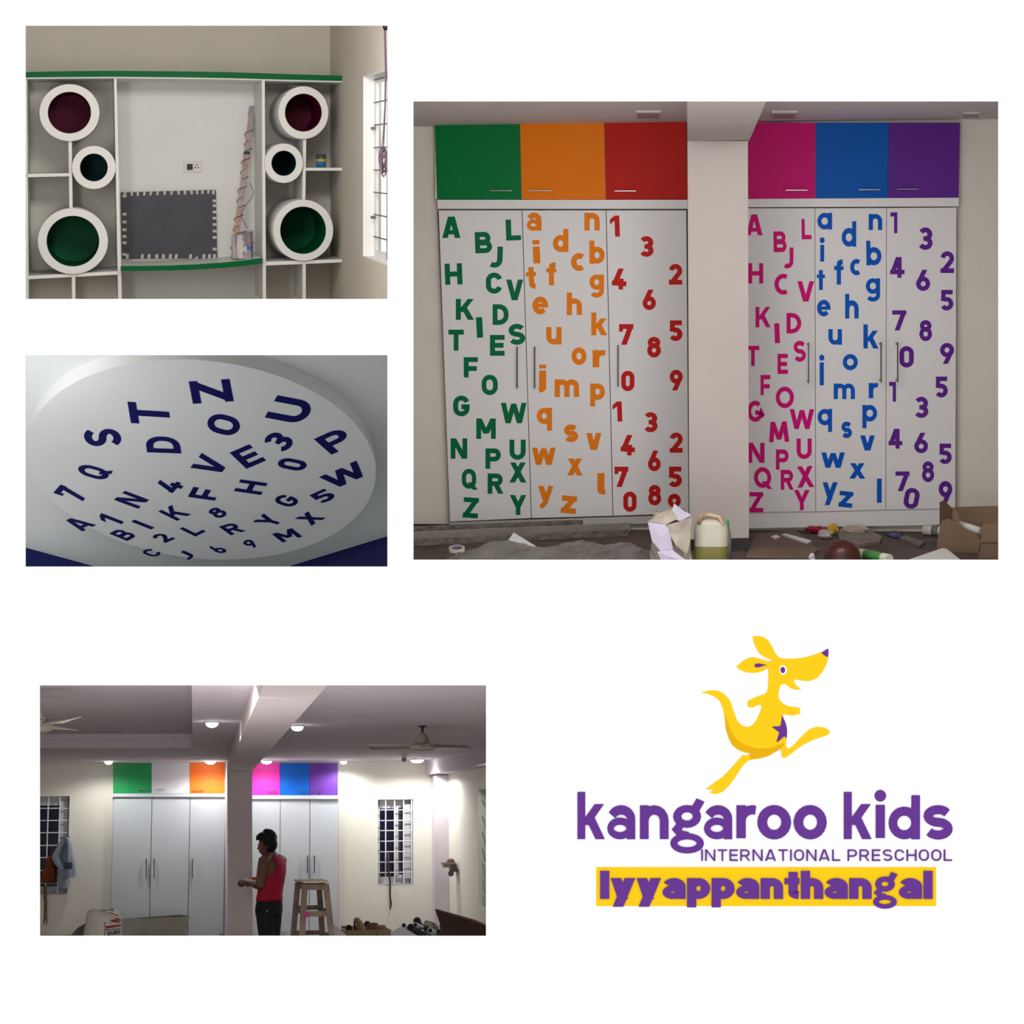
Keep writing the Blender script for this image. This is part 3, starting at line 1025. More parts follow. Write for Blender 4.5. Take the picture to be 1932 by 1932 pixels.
ZC3 = r.at(1300, 230, D3).z
ZF3 = r.at(1300, 1002, D3).z
DW3 = D3 + .07
# shell
ya = lambda z: r.dpage(0, z)
xl3, xr3 = r.at(765, 600, DW3).x, r.at(1900, 600, DW3).x
struct(MB().box(xl3 - .1, xr3 + .1, DW3, DW3 + .06, ZF3, ZC3), 'wall_back', WALL3, r)
xa3, xb3 = r.atpage(765, 600).x, r.atpage(1900, 600).x
P0 = lambda x, z: Vector((x, r.dpage(x, z), z))
struct(MB().hexa([P0(xa3, ZC3), P0(xb3, ZC3), P0(xb3, ZC3 + .06), P0(xa3, ZC3 + .06),
                  (xl3, DW3 + .06, ZC3), (xr3, DW3 + .06, ZC3), (xr3, DW3 + .06, ZC3 + .06), (xl3, DW3 + .06, ZC3 + .06)]), 'ceiling', CEIL3, r)
struct(MB().hexa([P0(xa3, ZF3), P0(xb3, ZF3), P0(xb3, ZF3 - .06), P0(xa3, ZF3 - .06),
                  (xl3, DW3 + .06, ZF3), (xr3, DW3 + .06, ZF3), (xr3, DW3 + .06, ZF3 - .06), (xl3, DW3 + .06, ZF3 - .06)]), 'floor', FLOOR3, r)
for nm, xa_, xb_, s_ in (('wall_left', xa3, xl3, -1), ('wall_right', xb3, xr3, 1)):
    struct(MB().hexa([P0(xa_, ZF3), P0(xa_ + .05 * s_, ZF3), P0(xa_ + .05 * s_, ZC3), P0(xa_, ZC3),
                      (xb_, DW3, ZF3), (xb_ + .05 * s_, DW3, ZF3), (xb_ + .05 * s_, DW3, ZC3), (xb_, DW3, ZC3)]), nm, WALL3, r)
BASEB = mat('black stone skirting', (30, 26, 30), 0.4, var=.2, scale=20)
struct(MB().pxbox(r, (760, 989, 853, 1002), DW3 - .012, DW3), 'baseboard_back', BASEB, r)
# recessed ceiling lamps, switched off
LAMPO = mat('unlit lamp diffuser', (150, 138, 140), 0.5)
LAMPF = mat('lamp frame', (196, 188, 188), 0.5)
for i, (x0, x1, ya_, yb_, lab) in enumerate(((1199, 1246, 208.5, 219.5, 'unlit square ceiling lamp above the red loft door'), (1455, 1504, 209, 220, 'unlit square ceiling lamp above the pink loft door'), (1816, 1848, 211, 218, 'unlit square ceiling lamp near the right wall, faintest of three'))):
    q = [r.at(x, y, ZC3 / r.at(x, y, 1).z) for x, y in ((x0, yb_), (x1, yb_), (x1 + 1, ya_), (x0 + 1, ya_))]
    t = thing('ceiling_lamp', lab, 'lamp', r, (q[0] + q[2]) / 2)
    cq = (q[0] + q[1] + q[2] + q[3]) / 4
    MB().hexa([v + Vector((0, 0, -.012)) for v in q] + q).build('lamp_frame', LAMPF, t, r)
    q2 = [cq + (v - cq) * .86 for v in q]
    MB().hexa([v + Vector((0, 0, -.016)) for v in q2] + [v + Vector((0, 0, -.010)) for v in q2]).build('diffuser', LAMPO, t, r)
# column with the beam running towards the viewer
DC3 = 11.9
zb3 = r.at(1300, 266, DC3).z
mb = MB()
p = [r.at(x, y, DC3) for x, y in ((1301, 1040), (1413, 1037), (1411, 266), (1297, 266))]
p[0].z = p[1].z = ZF3
mb.hexa(p + [Vector((q.x, D3 + .06, q.z)) for q in p])
struct(mb, 'column', COLM3, r)
mb = MB()
x0, x1 = r.at(1297, 266, DC3).x, r.at(1411, 266, DC3).x
x1n = x1 + .035
mb.hexa([(x0, r.dpage(x0, zb3), zb3), (x1n, r.dpage(x1, zb3), zb3), (x1n, r.dpage(x1, ZC3), ZC3), (x0, r.dpage(x0, ZC3), ZC3), (x0, D3 + .06, zb3), (x1, D3 + .06, zb3), (x1, D3 + .06, ZC3), (x0, D3 + .06, ZC3)])
struct(mb, 'beam', COLM3, r)
struct(MB().pxbox(r, [(1301, 1040), (1413, 1038.5), (1413, 1015), (1301, 1018)], DC3 - .012, DC3), 'baseboard_column', BASEB, r)


def hbar(room, pxa, pxb, y, d, t_, parent, m=STEEL, out=.03, vert=False, x=None):
    """rod handle on two feet; horizontal between pxa and pxb at height y, or vertical at x between pixels pxa and pxb"""
    a_, b_ = (room.at(x, pxa, d), room.at(x, pxb, d)) if vert else (room.at(pxa, y, d), room.at(pxb, y, d))
    o_ = Vector((0, -out, 0))
    dr = (b_ - a_).normalized()
    mb = MB()
    u_ = Vector((1, 0, 0)) if vert else Vector((0, 0, 1))
    mb.obox((a_ + b_) / 2 + o_, u_ * t_, Vector((0, t_, 0)), (b_ - a_) / 2)
    for q in (a_ + dr * .012, b_ - dr * .012):
        mb.obox(q + o_ / 2, u_ * t_ * .8, -o_ / 2, dr * t_)
    return mb.build('handle', m, parent, room, label=None)


def wardrobe(room, lab, edges_t, edges_b, yt, yb, d, left_off=0):
    t = thing('wardrobe', lab, 'wardrobe', room, room.at((edges_b[0] + edges_b[-1]) / 2, yb, d))
    return t


ZA = lambda x, y: (820 + x / 4, 390 + y / 4)
ZB = lambda x, y: (820 + x / 4, 690 + y / 4)
ZCc = lambda x, y: (1400 + x / 4, 390 + y / 4)
ZD = lambda x, y: (1400 + x / 4, 690 + y / 4)
LET = [
    [(ZA, 'A 57 75 195 236;B 305 190 432 350;L 538 96 650 254;J 418 300 513 460;H 78 428 208 588;C 387 497 508 656;V 540 550 668 706;K 160 696 297 854;D 438 736 558 892;I 316 834 362 988;S 558 884 684 1042;T 104 928 220 1086;E 418 968 528 1124;F 220 1136 326 1288'),
     (ZB, 'O 355 68 476 222;G 140 226 264 382;W 500 280 694 434;M 314 398 462 552;N 121 548 246 702;P 384 624 500 778;U 565 558 687 710;X 564 730 693 882;Q 205 778 324 936;R 400 813 520 966;Z 216 995 330 1148;Y 568 976 692 1126')],
    [(ZA, 'a 695 44 806 182;n 1130 46 1246 180;d 892 168 1010 342;i 742 252 794 428;c 1028 350 1128 486;b 1168 256 1284 430;t 690 456 766 620;f 842 420 918 594;g 1168 512 1278 686;e 738 678 856 812;h 997 648 1112 818;k 1182 798 1302 970;u 842 908 958 1040;o 1033 1062 1146 1194;r 1192 1082 1290 1212;j 780 1192 842 1404'),
     (ZB, 'm 906 102 1090 236;p 1174 134 1286 308;q 770 318 886 490;s 976 444 1084 576;v 1144 508 1258 636;w 734 618 914 748;x 1000 700 1118 828;l 1228 810 1290 974;y 780 902 896 1074;z 956 982 1070 1114')],
    [(ZA, '1 1324 68 1396 226;3 1552 222 1652 378;2 1768 432 1868 588;4 1340 466 1450 624;6 1568 626 1670 780;7 1392 886 1500 1042;5 1774 858 1870 1014;8 1604 982 1708 1138'),
     (ZB, '0 1408 38 1508 192;9 1774 30 1874 186;1 1344 270 1414 422;3 1584 350 1682 502;4 1406 522 1514 676;2 1774 504 1872 656;6 1608 640 1706 796;7 1358 762 1462 914;5 1768 762 1866 916;0 1424 950 1524 1102;8 1612 900 1710 1054;9 1760 966 1860 1120')],
    [(ZCc, 'A 30 58 155 215;L 450 92 524 246;B 238 186 336 342;J 316 308 388 466;H 46 426 160 580;C 244 506 344 664;V 418 562 544 716;K 102 756 216 910;D 336 802 448 956;I 246 880 284 1030;T 35 1050 130 1202;S 390 1012 482 1170;E 268 1110 346 1262'),
     (ZD, 'F 140 70 214 222;O 254 158 392 320;G 40 264 172 424;W 360 328 544 478;M 202 422 354 576;N 44 582 170 732;P 256 632 352 784;U 412 550 526 704;Q 90 766 228 930;R 292 786 390 936;X 414 758 542 918;Z 56 954 160 1106;Y 392 938 510 1090')],
    [(ZCc, 'a 568 46 680 172;n 956 54 1058 176;d 752 110 862 302;i 586 230 624 414;b 938 256 1052 442;f 696 398 766 588;c 816 394 892 518;t 564 478 626 628;g 934 540 1042 716;e 566 702 668 828;h 778 658 880 844;u 652 924 754 1042;k 916 888 1030 1070;o 760 1112 874 1234;j 582 1116 622 1348'),
     (ZD, 'm 692 134 852 252;r 956 130 1028 246;q 570 326 680 500;p 908 296 1020 472;s 750 422 830 546;v 892 526 1002 640;w 598 654 776 770;x 810 736 930 852;y 608 880 722 1052;z 732 948 836 1068;l 1018 852 1054 1034')],
    [(ZCc, '1 1120 42 1172 200;3 1336 156 1438 326;2 1498 336 1600 500;4 1118 380 1226 536;6 1312 476 1420 636;5 1502 628 1594 784;7 1134 782 1240 934;8 1338 856 1434 1014;0 1188 1052 1296 1214;9 1494 1028 1602 1186'),
     (ZD, '1 1110 122 1162 272;5 1462 82 1552 240;3 1306 234 1406 394;4 1106 476 1210 626;6 1298 506 1404 660;5 1490 588 1582 742;8 1358 722 1450 878;7 1158 798 1264 946;0 1224 922 1336 1080;9 1484 870 1588 1050')]]
ROT = {('A', 0): 0, ('L', 0): -2, ('B', 0): -2, ('J', 0): 2, ('H', 0): -2, ('I', 0): -3, ('Z', 0): 4, ('i', 1): -3, ('t', 1): -3, ('a', 1): -1,
       ('z', 1): 5, ('1', 2): -2, ('4', 2): 4, ('z', 4): 6, ('0', 5): 11, ('B', 3): -1, ('L', 3): -1, ('I', 3): -2, ('M', 3): -2, ('X', 3): -3, ('b', 4): -1}


def letters(door, idx, m, word, d, style):
    for z, s_ in LET[idx]:
        for it in s_.split(';'):
            c_, a_, b_, e_, f_ = it.split()
            x0, y0 = z(float(a_), float(b_))
            x1, y1 = z(float(e_), float(f_))
            th = .235 if style == 0 else .215
            if c_.islower():
                th *= .96
            mb = glyph_px(R3, d - .002, .003, c_, th, style, x0, y0, x1, y1, ROT.get((c_, idx), 0) if c_ != '0' or y0 > 900 else 0)
            kind_ = 'digit' if c_.isdigit() else ('capital letter' if c_.isupper() else 'small letter')
            mb.build('letter', m, door, R3, label='%s %s %s' % (word, kind_, c_))


# left wardrobe
WL = thing('wardrobe', 'white wardrobe lettered in green, orange and red, left of the plain column', 'wardrobe', r, r.at(1075, 985, D3))
mb = MB()
mb.pxbox(r, [(850, 985), (1300, 966), (1297, 397), (826, 397)], D3 + .02, DW3 - .004)
mb.build('carcass', GAP, WL, r, label='dark gap between the doors')
MB().pxbox(r, [(826, 394), (1297, 394), (1297, 377), (825, 377)], D3 - .012, DW3 - .004).build('top_rail', DOORW, WL, r)
MB().pxbox(r, [(848, 997), (1301, 986), (1301, 971), (848, 985)], D3 + .012, DW3 - .004).build('plinth', mat('plinth laminate', (176, 174, 172), .5), WL, r)
EL = [((827, 397), (848.5, 984)), ((985, 397), (1002.5, 977.5)), ((1143.5, 397), (1156.5, 973)), ((1295.5, 397), (1300, 968))]
DLs = []
for i in range(3):
    (xa_, ya2), (xb_, yb2) = EL[i]
    (xc_, yc2), (xd_, yd2) = EL[i + 1]
    dd = MB().pxbox(r, [(xb_ + .7, yb2), (xd_ - .7, yd2), (xc_ - .7, yc2), (xa_ + .7, ya2)], D3, D3 + .02).build('door', DOORW, WL, r)
    DLs.append(dd)
letters(DLs[0], 0, LG, 'green', D3, 0)
letters(DLs[1], 1, LO, 'orange', D3, 0)
letters(DLs[2], 2, LR, 'red', D3, 0)
for dd, x, a_, b_ in ((DLs[0], 976.5, 654, 732), (DLs[1], 1009.5, 654, 732), (DLs[2], 1166.5, 651, 729)):
    hbar(r, a_, b_, 0, D3, .0042, dd, STEELD, .028, True, x)
# right wardrobe
WR = thing('wardrobe', 'white wardrobe lettered in pink, blue and purple, right of the plain column', 'wardrobe', r, r.at(1608, 966, D3))
MB().pxbox(r, [(1404, 966), (1803, 960), (1805, 393), (1402, 393)], D3 + .02, DW3 - .004).build('carcass', GAP, WR, r, label='dark gap between the doors')
MB().pxbox(r, [(1402, 391), (1809, 389.5), (1809, 373), (1402, 375.5)], D3 - .012, DW3 - .004).build('top_rail', DOORW, WR, r)
MB().pxbox(r, [(1404, 997), (1800, 990), (1800, 959), (1404, 965)], D3 + .015, DW3 - .004).build('plinth', DOORW, WR, r)
ER = [((1398, 393), (1400, 966)), ((1537.5, 393), (1539, 965)), ((1672.5, 392.5), (1671.5, 961.5)), ((1805, 391.5), (1803, 959))]
DRs = []
for i in range(3):
    (xa_, ya2), (xb_, yb2) = ER[i]
    (xc_, yc2), (xd_, yd2) = ER[i + 1]
    g_ = .5
    DRs.append(MB().pxbox(r, [(xb_ + g_, yb2), (xd_ - g_, yd2), (xc_ - g_, yc2), (xa_ + g_, ya2)], D3, D3 + .02).build('door', DOORW, WR, r))
letters(DRs[0], 3, LP, 'pink', D3, 1)
letters(DRs[1], 4, LB, 'blue', D3, 1)
letters(DRs[2], 5 if len(LET) == 6 else 5, LV, 'purple', D3, 1)
for dd, x, a_, b_ in ((DRs[0], 1523.5, 646, 722), (DRs[1], 1659, 645, 720), (DRs[2], 1690, 645, 720)):
    hbar(r, a_, b_, 0, D3, .0042, dd, STEELD, .12, True, x)


def loft(room, lab, doors, yt, yb, d, back, handles, group=None):
    t = thing('loft_cabinet', lab, 'cabinet', room, room.at((doors[0][0] + doors[-1][1]) / 2, yb, d), group)
    x0, x1 = doors[0][0], doors[-1][1]
    MB().pxbox(room, (x0 + 1, yt + 1, x1 - 1, yb - 1), d + .02, back).build('carcass', DOORW, t, room)
    for (xa_, xb_, m_, word, xa2, xb2), (ha, hb, hy) in zip(doors, handles):
        dd = MB().pxbox(room, [(xa2 + .35, yb), (xb2 - .35, yb), (xb_ - .35, yt), (xa_ + .35, yt)], d, d + .02).build('door', m_, t, room, label='%s door' % word)
        hbar(room, ha, hb, hy, d, .0032, dd, STEEL, .03)
    return t


loft(r, 'loft cabinet with green, orange and red doors above the left lettered wardrobe', [(820, 980.5, DG, 'green', 825, 984), (980.5, 1139.5, DO, 'orange', 984, 1143), (1139.5, 1295.5, DR, 'red', 1143, 1297)], 230, 376.5, D3, DW3 - .004, [(925, 967, 360.5), (999, 1041, 360.5), (1160, 1200, 361)])
loft(r, 'loft cabinet with pink, blue and purple doors above the right lettered wardrobe', [(1400, 1539, DP, 'pink', 1400, 1538.5), (1539, 1677, DBL, 'blue', 1538.5, 1675), (1677, 1811.5, DV, 'purple', 1675, 1809)], 231.5, 375, D3, DW3 - .004, [(1482, 1523, 359.5), (1620, 1661, 358.5), (1692, 1732, 357.5)])

# ---------------- clutter on the floor
def fl(x, y):
    """floor point under pixel (x, y)"""
    q = r.at(x, y, 1)
    return q * (ZF3 / q.z)


def flat_poly(pts, h, name, m, lab, cat, parent=None):
    P = [fl(*q) for q in pts]
    o = MB().prism(P, (0, 0, h)).build(name, m, parent, r)
    if parent is None:
        tag(o, lab, cat)
    return o


def crumple(mb, fn, nu, nv, amp, seed):
    rnd = random.Random(seed)
    ph = [[rnd.uniform(-1, 1) for _ in range(nv + 1)] for _ in range(nu + 1)]
    mb.grid(lambda u, v: fn(u, v, amp * ph[int(round(u * nu))][int(round(v * nv))]), nu, nv, smooth=False)
    return mb


WOOD1 = mat('grey timber', (128, 120, 112), .6, rgb2=(84, 78, 74), scale=5, stretch=(.4, 8, 8))
WOOD2 = mat('shiny trim', (140, 134, 126), .35, var=.15, scale=6, stretch=(.4, 4, 4))
PAPER = mat('white paper', (222, 228, 230), .7)
CARD = mat('brown cardboard', (124, 102, 82), .8, var=.08, scale=4)
CARDD = mat('dark inside of cardboard', (84, 62, 50), .85)
# skirting lengths lying along the wardrobe
for i, (a_, b_, hz, m_, lab) in enumerate((((770, 1013), (1195, 996), .035, WOOD1, 'grey timber length lying closest to the wardrobe plinth'),
                                           ((770, 1021), (1190, 1003), .03, WOOD2, 'shiny metal trim lying second from the wardrobe plinth'),
                                           ((770, 1031), (1185, 1011), .022, WOOD1, 'thin grey batten lying in front of the metal trim'))):
    A_, B_ = fl(*a_), fl(*b_)
    dr = (B_ - A_)
    sd = Vector((0, .018, 0))
    o = MB().obox((A_ + B_) / 2 + Vector((0, 0, hz)), dr / 2, sd, Vector((0, 0, hz))).build('timber_length', m_, None, r, bev=.003)
    tag(o, lab, 'timber', 'timber lengths by the plinth')
# tape roll
t = thing('tape_roll', 'roll of pale tape lying on its side on the dark floor', 'tape', r, fl(862, 1040))
c0 = fl(862, 1042) + Vector((0, 0, .0))
TAPER = mat('cream tape', (198, 192, 180), .5)
TAPEL = mat('lilac tape core', (120, 112, 150), .5)
MB().lathe([(.05, 0), (.05, .032), (.036, .032), (.036, 0), (.05, 0)], c0, (0, -.25, 1), 24).build('roll', TAPER, t, r)
MB().lathe([(.036, .001), (.036, .031), (.030, .031), (.030, .001), (.036, .001)], c0, (0, -.25, 1), 24).build('core', TAPEL, t, r, label='lilac core')
# white paper triangle
A_, B_, C_ = fl(950, 1031), fl(1012, 1031), r.at(969, 1005, fl(969, 1026).y)
o = MB().prism([A_, B_, C_], (0, .006, 0)).build('paper_sheet', PAPER, None, r)
tag(o, 'white triangular paper corner poking up behind the grey plastic sheet', 'paper')
# grey plastic sheet heap in the front left
PLAST = mat('dusty grey plastic sheet', (112, 110, 104), .35, rgb2=(84, 81, 76), scale=4, bump=.2)
rnd = random.Random(3)
W_, D_ = 36, 10
hgt = [[0] * (D_ + 1) for _ in range(W_ + 1)]
L0, L1 = fl(846, 1062), fl(1240, 1062)
yn = L0.y - .55


def heap(u, v, k):
    x = L0.x + (L1.x - L0.x) * u
    y = yn + .92 * v
    prof = min(1, u * 5) * (1 - max(0, u - .9) * 8) * math.sin(math.pi * min(1, .12 + v * .88)) ** .7
    return Vector((x + .02 * k, y, ZF3 + .01 + max(0, prof) * (.105 + .03 * math.sin(u * 17) * math.sin(v * 5 + u * 4)) + .012 * abs(k)))


o = crumple(MB(), heap, W_, D_, 1, 5).build('plastic_sheet', PLAST, None, r, solid=.004)
tag(o, 'rumpled grey plastic dust sheet spread in front of the timber lengths', 'sheet')
# crumpled bag in front of the column
BAGM = mat('off white woven bag', (172, 164, 152), .6, rgb2=(136, 126, 114), scale=8, bump=.25)
BAGP = mat('lilac paper lining', (176, 172, 190), .5)
t = thing('refuse_bag', 'torn off-white bag with lilac paper stuffed in front of the red digits', 'bag', r, fl(1262, 1085))
bc3 = fl(1264, 1082)
sx3 = bc3.y / F


def bagfn(u, v, k):
    a_ = u * 2 * math.pi
    rr = (38 - 5 * v + 2.2 * math.sin(a_ * 3 + v * 4)) * sx3 * (1 + .10 * k)
    hh = v * 118 * sx3 + .02 * math.sin(a_ * 2 + 1) * v + .015 * k * v
    return bc3 + Vector((math.cos(a_) * rr, math.sin(a_) * rr * .9, hh))


rnd = random.Random(11)
kk = [[rnd.uniform(-1, 1) for _ in range(11)] for _ in range(22)]
kk.append(kk[0])
MB().grid(lambda u, v: bagfn(u, v, kk[int(round(u * 22))][int(round(v * 10))]), 22, 10, smooth=False).build('sack', BAGM, t, r, solid=.003)


def flap(pts, name, m, lab=None, d=bc3.y - .16):
    P = [r.at(x, y, d + dz) for x, y, dz in pts]
    cen = sum(P, Vector()) / len(P) + Vector((0, -.012, 0))
    mb = MB()
    n_ = len(P)
    mb.add(P + [cen], [(i, (i + 1) % n_, n_) for i in range(n_)])
    return mb.build(name, m, t, r, solid=.003, label=lab)


flap([(1222, 985, .02), (1256, 990, .0), (1262, 1000, -.01), (1270, 1037, 0), (1246, 1040, -.02), (1230, 1020, 0)], 'paper_lining', BAGP, 'lilac paper lining')
flap([(1258, 990, .0), (1282, 984, -.02), (1305, 975, .02), (1302, 1020, .0), (1296, 1046, 0), (1276, 1030, -.03), (1262, 1006, 0)], 'torn_side', BAGM)
flap([(1222, 984, .03), (1250, 966, .08), (1274, 958, .1), (1280, 978, .03), (1256, 990, 0)], 'torn_side', BAGM)
flap([(1264, 976, .06), (1272, 950, .1), (1287, 962, .08), (1304, 972, .05), (1284, 984, 0)], 'torn_side', BAGP)
flap([(1240, 1041, -.02), (1268, 1037, -.03), (1298, 1060, -.05), (1250, 1062, -.03)], 'paper_lining', BAGP)
# jerrycan
JER = mat('cloudy jerrycan plastic', (172, 168, 152), .35)
JLIQ = mat('olive liquid', (112, 108, 56), .35)
JDUST = mat('rusty dust', (150, 112, 84), .8, rgb2=(196, 182, 160), scale=9, thresh=(.4, .6))
t = thing('jerrycan', 'cloudy plastic jerrycan a third full of olive liquid before the column', 'can', r, fl(1340, 1085))
jc = fl(1341, 1080)
sj = jc.y / F


def rbox_loft(levels, c_, n=28, p=4.0):
    """superellipse loft: (half width, half depth, height)"""
    mb = MB()
    vs = []
    for wx, wy, h_ in levels:
        for k in range(n):
            a_ = 2 * math.pi * k / n
            cx_, sy_ = math.cos(a_), math.sin(a_)
            q = (abs(cx_) ** p + abs(sy_) ** p) ** (-1 / p)
            vs.append(c_ + Vector((wx * q * cx_, wy * q * sy_, h_)))
    m_ = len(levels)
    mb.add(vs, [(i * n + k, i * n + (k + 1) % n, (i + 1) * n + (k + 1) % n, (i + 1) * n + k) for i in range(m_ - 1) for k in range(n)], True)
    mb.add(vs[:n], [tuple(range(n))])
    mb.add(vs[-n:], [tuple(range(n))])
    return mb


rbox_loft([(29 * sj, .07, .0), (31 * sj, .078, .02), (31.5 * sj, .08, 52 * sj)], jc).build('liquid_level', JLIQ, t, r, label='olive liquid')
rbox_loft([(31.5 * sj, .08, 52 * sj), (31.5 * sj, .08, 86 * sj), (27 * sj, .07, 97 * sj), (16 * sj, .045, 105 * sj)], jc).build('body', JER, t, r)
hq = [jc + Vector((x * sj, -.06, y * sj)) for x, y in ((-22, 94), (-20, 108), (-4, 112), (14, 108), (22, 92))]
MB().tube(hq, .013, 8).build('grip', JDUST, t, r, label='rusty grip')
MB().lathe([(.0, .0), (.02, 0), (.02, .03), (.0, .032)], jc + Vector((-10 * sj, -.02, 104 * sj)), n=14).build('cap', JDUST, t, r)
# bottle with a green cap
BOT = mat('grey green bottle', (112, 118, 112), .3)
BOTC = mat('bright green cap', (30, 148, 70), .4)
t = thing('bottle', 'slim grey bottle with a green cap behind the jerrycan', 'bottle', r, fl(1371, 1062))
b0 = fl(1371, 1060)
s_ = b0.y / F
MB().lathe([(.001, 0), (9 * s_, 0), (9 * s_, 42 * s_), (7 * s_, 58 * s_), (3.6 * s_, 66 * s_), (3.6 * s_, 70 * s_)], b0, n=18).build('body', BOT, t, r)
MB().lathe([(4.6 * s_, 67 * s_), (4.6 * s_, 78 * s_), (.001, 78.5 * s_)], b0, n=14).build('cap', BOTC, t, r, label='green cap')
# boards on the floor to the right
BRD = mat('brown sheet board', (118, 98, 84), .7, rgb2=(96, 79, 68), scale=3)
BRD2 = mat('grey brown sheet', (140, 128, 116), .7, rgb2=(118, 106, 96), scale=3)
flat_poly([(1408, 1052), (1425, 1010), (1500, 1003), (1545, 1040), (1530, 1052)], .012, 'floor_board', BRD, 'brown sheet board lying flat at the foot of the column', 'board')
flat_poly([(1580, 1010), (1640, 1005), (1664, 1017), (1660, 1027), (1612, 1034), (1586, 1026)], .02, 'packing_sheet', BRD2, 'rounded grey-brown packing sheet behind the dark dome', 'sheet')
flat_poly([(1475, 1014), (1482, 1012.5), (1531, 1026), (1523, 1030)], .022, 'plastic_strip', PAPER, 'short white strip on the brown board', 'strip')
flat_poly([(1462, 1021), (1454, 1017), (1464, 1013), (1472, 1017)], .016, 'paper_scrap', PAPER, 'small white scrap beside the white strip', 'scrap')
flat_poly([(1697, 1019), (1706, 1014), (1745, 1027), (1735, 1035)], .018, 'wood_offcut', WOOD1, 'pale wooden offcut lying aslant near the cardboard box', 'offcut')
flat_poly([(1686, 996), (1726, 994), (1725, 1002), (1690, 1002)], .018, 'paper_scrap', mat('pale pink scrap', (206, 190, 190), .7), 'pale pink scrap below the purple 0', 'scrap')
BLUEW = mat('blue wrapper', (72, 86, 132), .5)
flat_poly([(1668, 1006), (1690, 1004), (1704, 1010), (1676, 1013)], .01, 'wrapper', mat('dark wrapper', (60, 52, 58), .6), 'dark flat wrapper on the floor by the blue wrapper', 'wrapper')


def lump(cx, cy, w_, h_, name, m, lab, cat, seed, dep=.05):
    g_ = fl(cx, cy + h_ / 2)
    s2 = g_.y / F
    rnd = random.Random(seed)
    cache = {}

    def f2(q):
        key = (round(q.x, 4), round(q.y, 4), round(q.z, 4))
        return cache.setdefault(key, rnd.uniform(.68, 1.15))
    mb = MB().ball(g_ + Vector((0, 0, h_ * s2 / 2)), w_ * s2 / 2, dep, h_ * s2 / 2, 12, 7, fn=f2)
    mb.sm = [False] * len(mb.f)
    for i, v in enumerate(mb.v):
        v.z = max(v.z, ZF3 + .001)
    o_ = mb.build(name, m, None, r)
    return tag(o_, lab, cat)


lump(1540, 999, 44, 14, 'wrapper', mat('red wrapper', (156, 30, 46), .45), 'crumpled red wrapper at the foot of the blue-lettered door', 'wrapper', 21)
lump(1571, 999, 24, 20, 'wrapper', mat('yellow wrapper', (206, 162, 52), .45), 'crumpled yellow wrapper touching the red wrapper', 'wrapper', 22)
lump(1556, 1008, 34, 18, 'plastic_film', mat('clear pinkish film', (178, 164, 162), .35), 'crumpled pale film in front of the red wrapper', 'film', 23)
lump(1690, 1010, 22, 10, 'wrapper', BLUEW, 'small crumpled blue wrapper in the middle of the floor', 'wrapper', 24)
lump(1612, 1000, 60, 18, 'plastic_film', mat('dusty clear film', (168, 152, 142), .35), 'dusty clear film leaning on the right plinth', 'film', 25)
lump(1532, 1052, 12, 16, 'plastic_film', mat('white film', (206, 204, 206), .35), 'white film tuft at the edge of the brown board', 'film', 26)
# dark dome
DOME = mat('dark brown glossy bowl', (62, 26, 20), .28)
t = thing('upturned_basin', 'dark reddish-brown upturned basin at the front of the floor', 'basin', r, fl(1589, 1085))
q0 = fl(1589, 1078)
s_ = q0.y / F
MB().lathe([(35 * s_, 0), (36 * s_, 8 * s_), (35 * s_, 26 * s_), (30 * s_, 44 * s_), (20 * s_, 55 * s_), (8 * s_, 60 * s_), (.001, 61 * s_)], q0, n=32).build('bowl', DOME, t, r)
MB().lathe([(36 * s_, 0), (38.5 * s_, 1 * s_), (38.5 * s_, 4 * s_), (36 * s_, 6 * s_)], q0, n=32).build('rim', DOME, t, r)
# tubes
TUBE = mat('white and green tube', (206, 208, 190), .4)
TUBG = mat('green print', (70, 138, 66), .4)
t = thing('sealant_tube', 'white tube printed green lying beside the dark basin', 'tube', r, fl(1650, 1062))
A_, B_ = fl(1620, 1052) + Vector((0, 0, .03)), fl(1678, 1064) + Vector((0, 0, .03))
MB().tube([A_, B_], .028, 14).build('barrel', TUBE, t, r)
dr = B_ - A_
MB().tube([A_ + dr * .25, A_ + dr * .8], .0288, 14).build('print_band', TUBG, t, r, label='green printed band')
t = thing('sealant_tube', 'pale striped tube lying against the upright cardboard flap', 'tube', r, fl(1760, 1008))
A_, B_ = fl(1743, 1010) + Vector((0, 0, .035)), fl(1790, 1013) + Vector((0, 0, .035))
MB().tube([A_, B_], .034, 14).build('barrel', TUBE, t, r)
dr = B_ - A_
MB().tube([A_ + dr * .35, A_ + dr * .62], .0348, 14).build('print_band', mat('grey green print', (104, 116, 104), .4), t, r, label='grey printed band')
# cardboard boxes on the right
t = thing('cardboard_box', 'tall open cardboard box with a dark raised flap at the right end', 'box', r, fl(1815, 1075))
db = 11.9
MB().prism([r.at(x, y, db) for x, y in ((1771, 1080), (1768, 1026), (1776, 983), (1790, 978), (1845, 1010), (1850, 1022), (1838, 1080))], (0, .012, 0)).build('side_panel', CARD, t, r)
MB().prism([r.at(x, y, db + .02) for x, y in ((1773, 990), (1773, 947), (1782, 945), (1796, 958), (1793, 990))], (0, .01, 0)).build('flap', CARDD, t, r, label='dark raised flap')
MB().prism([r.at(x, y, db + .25) for x, y in ((1790, 1050), (1788, 962), (1800, 957), (1895, 954), (1895, 1050))], (0, .012, 0)).build('side_panel', CARD, t, r)
MB().prism([r.at(x, y, db + .035) for x, y in ((1794, 985), (1796, 958), (1806, 966), (1812, 984))], (0, .008, 0)).build('flap', CARD, t, r)
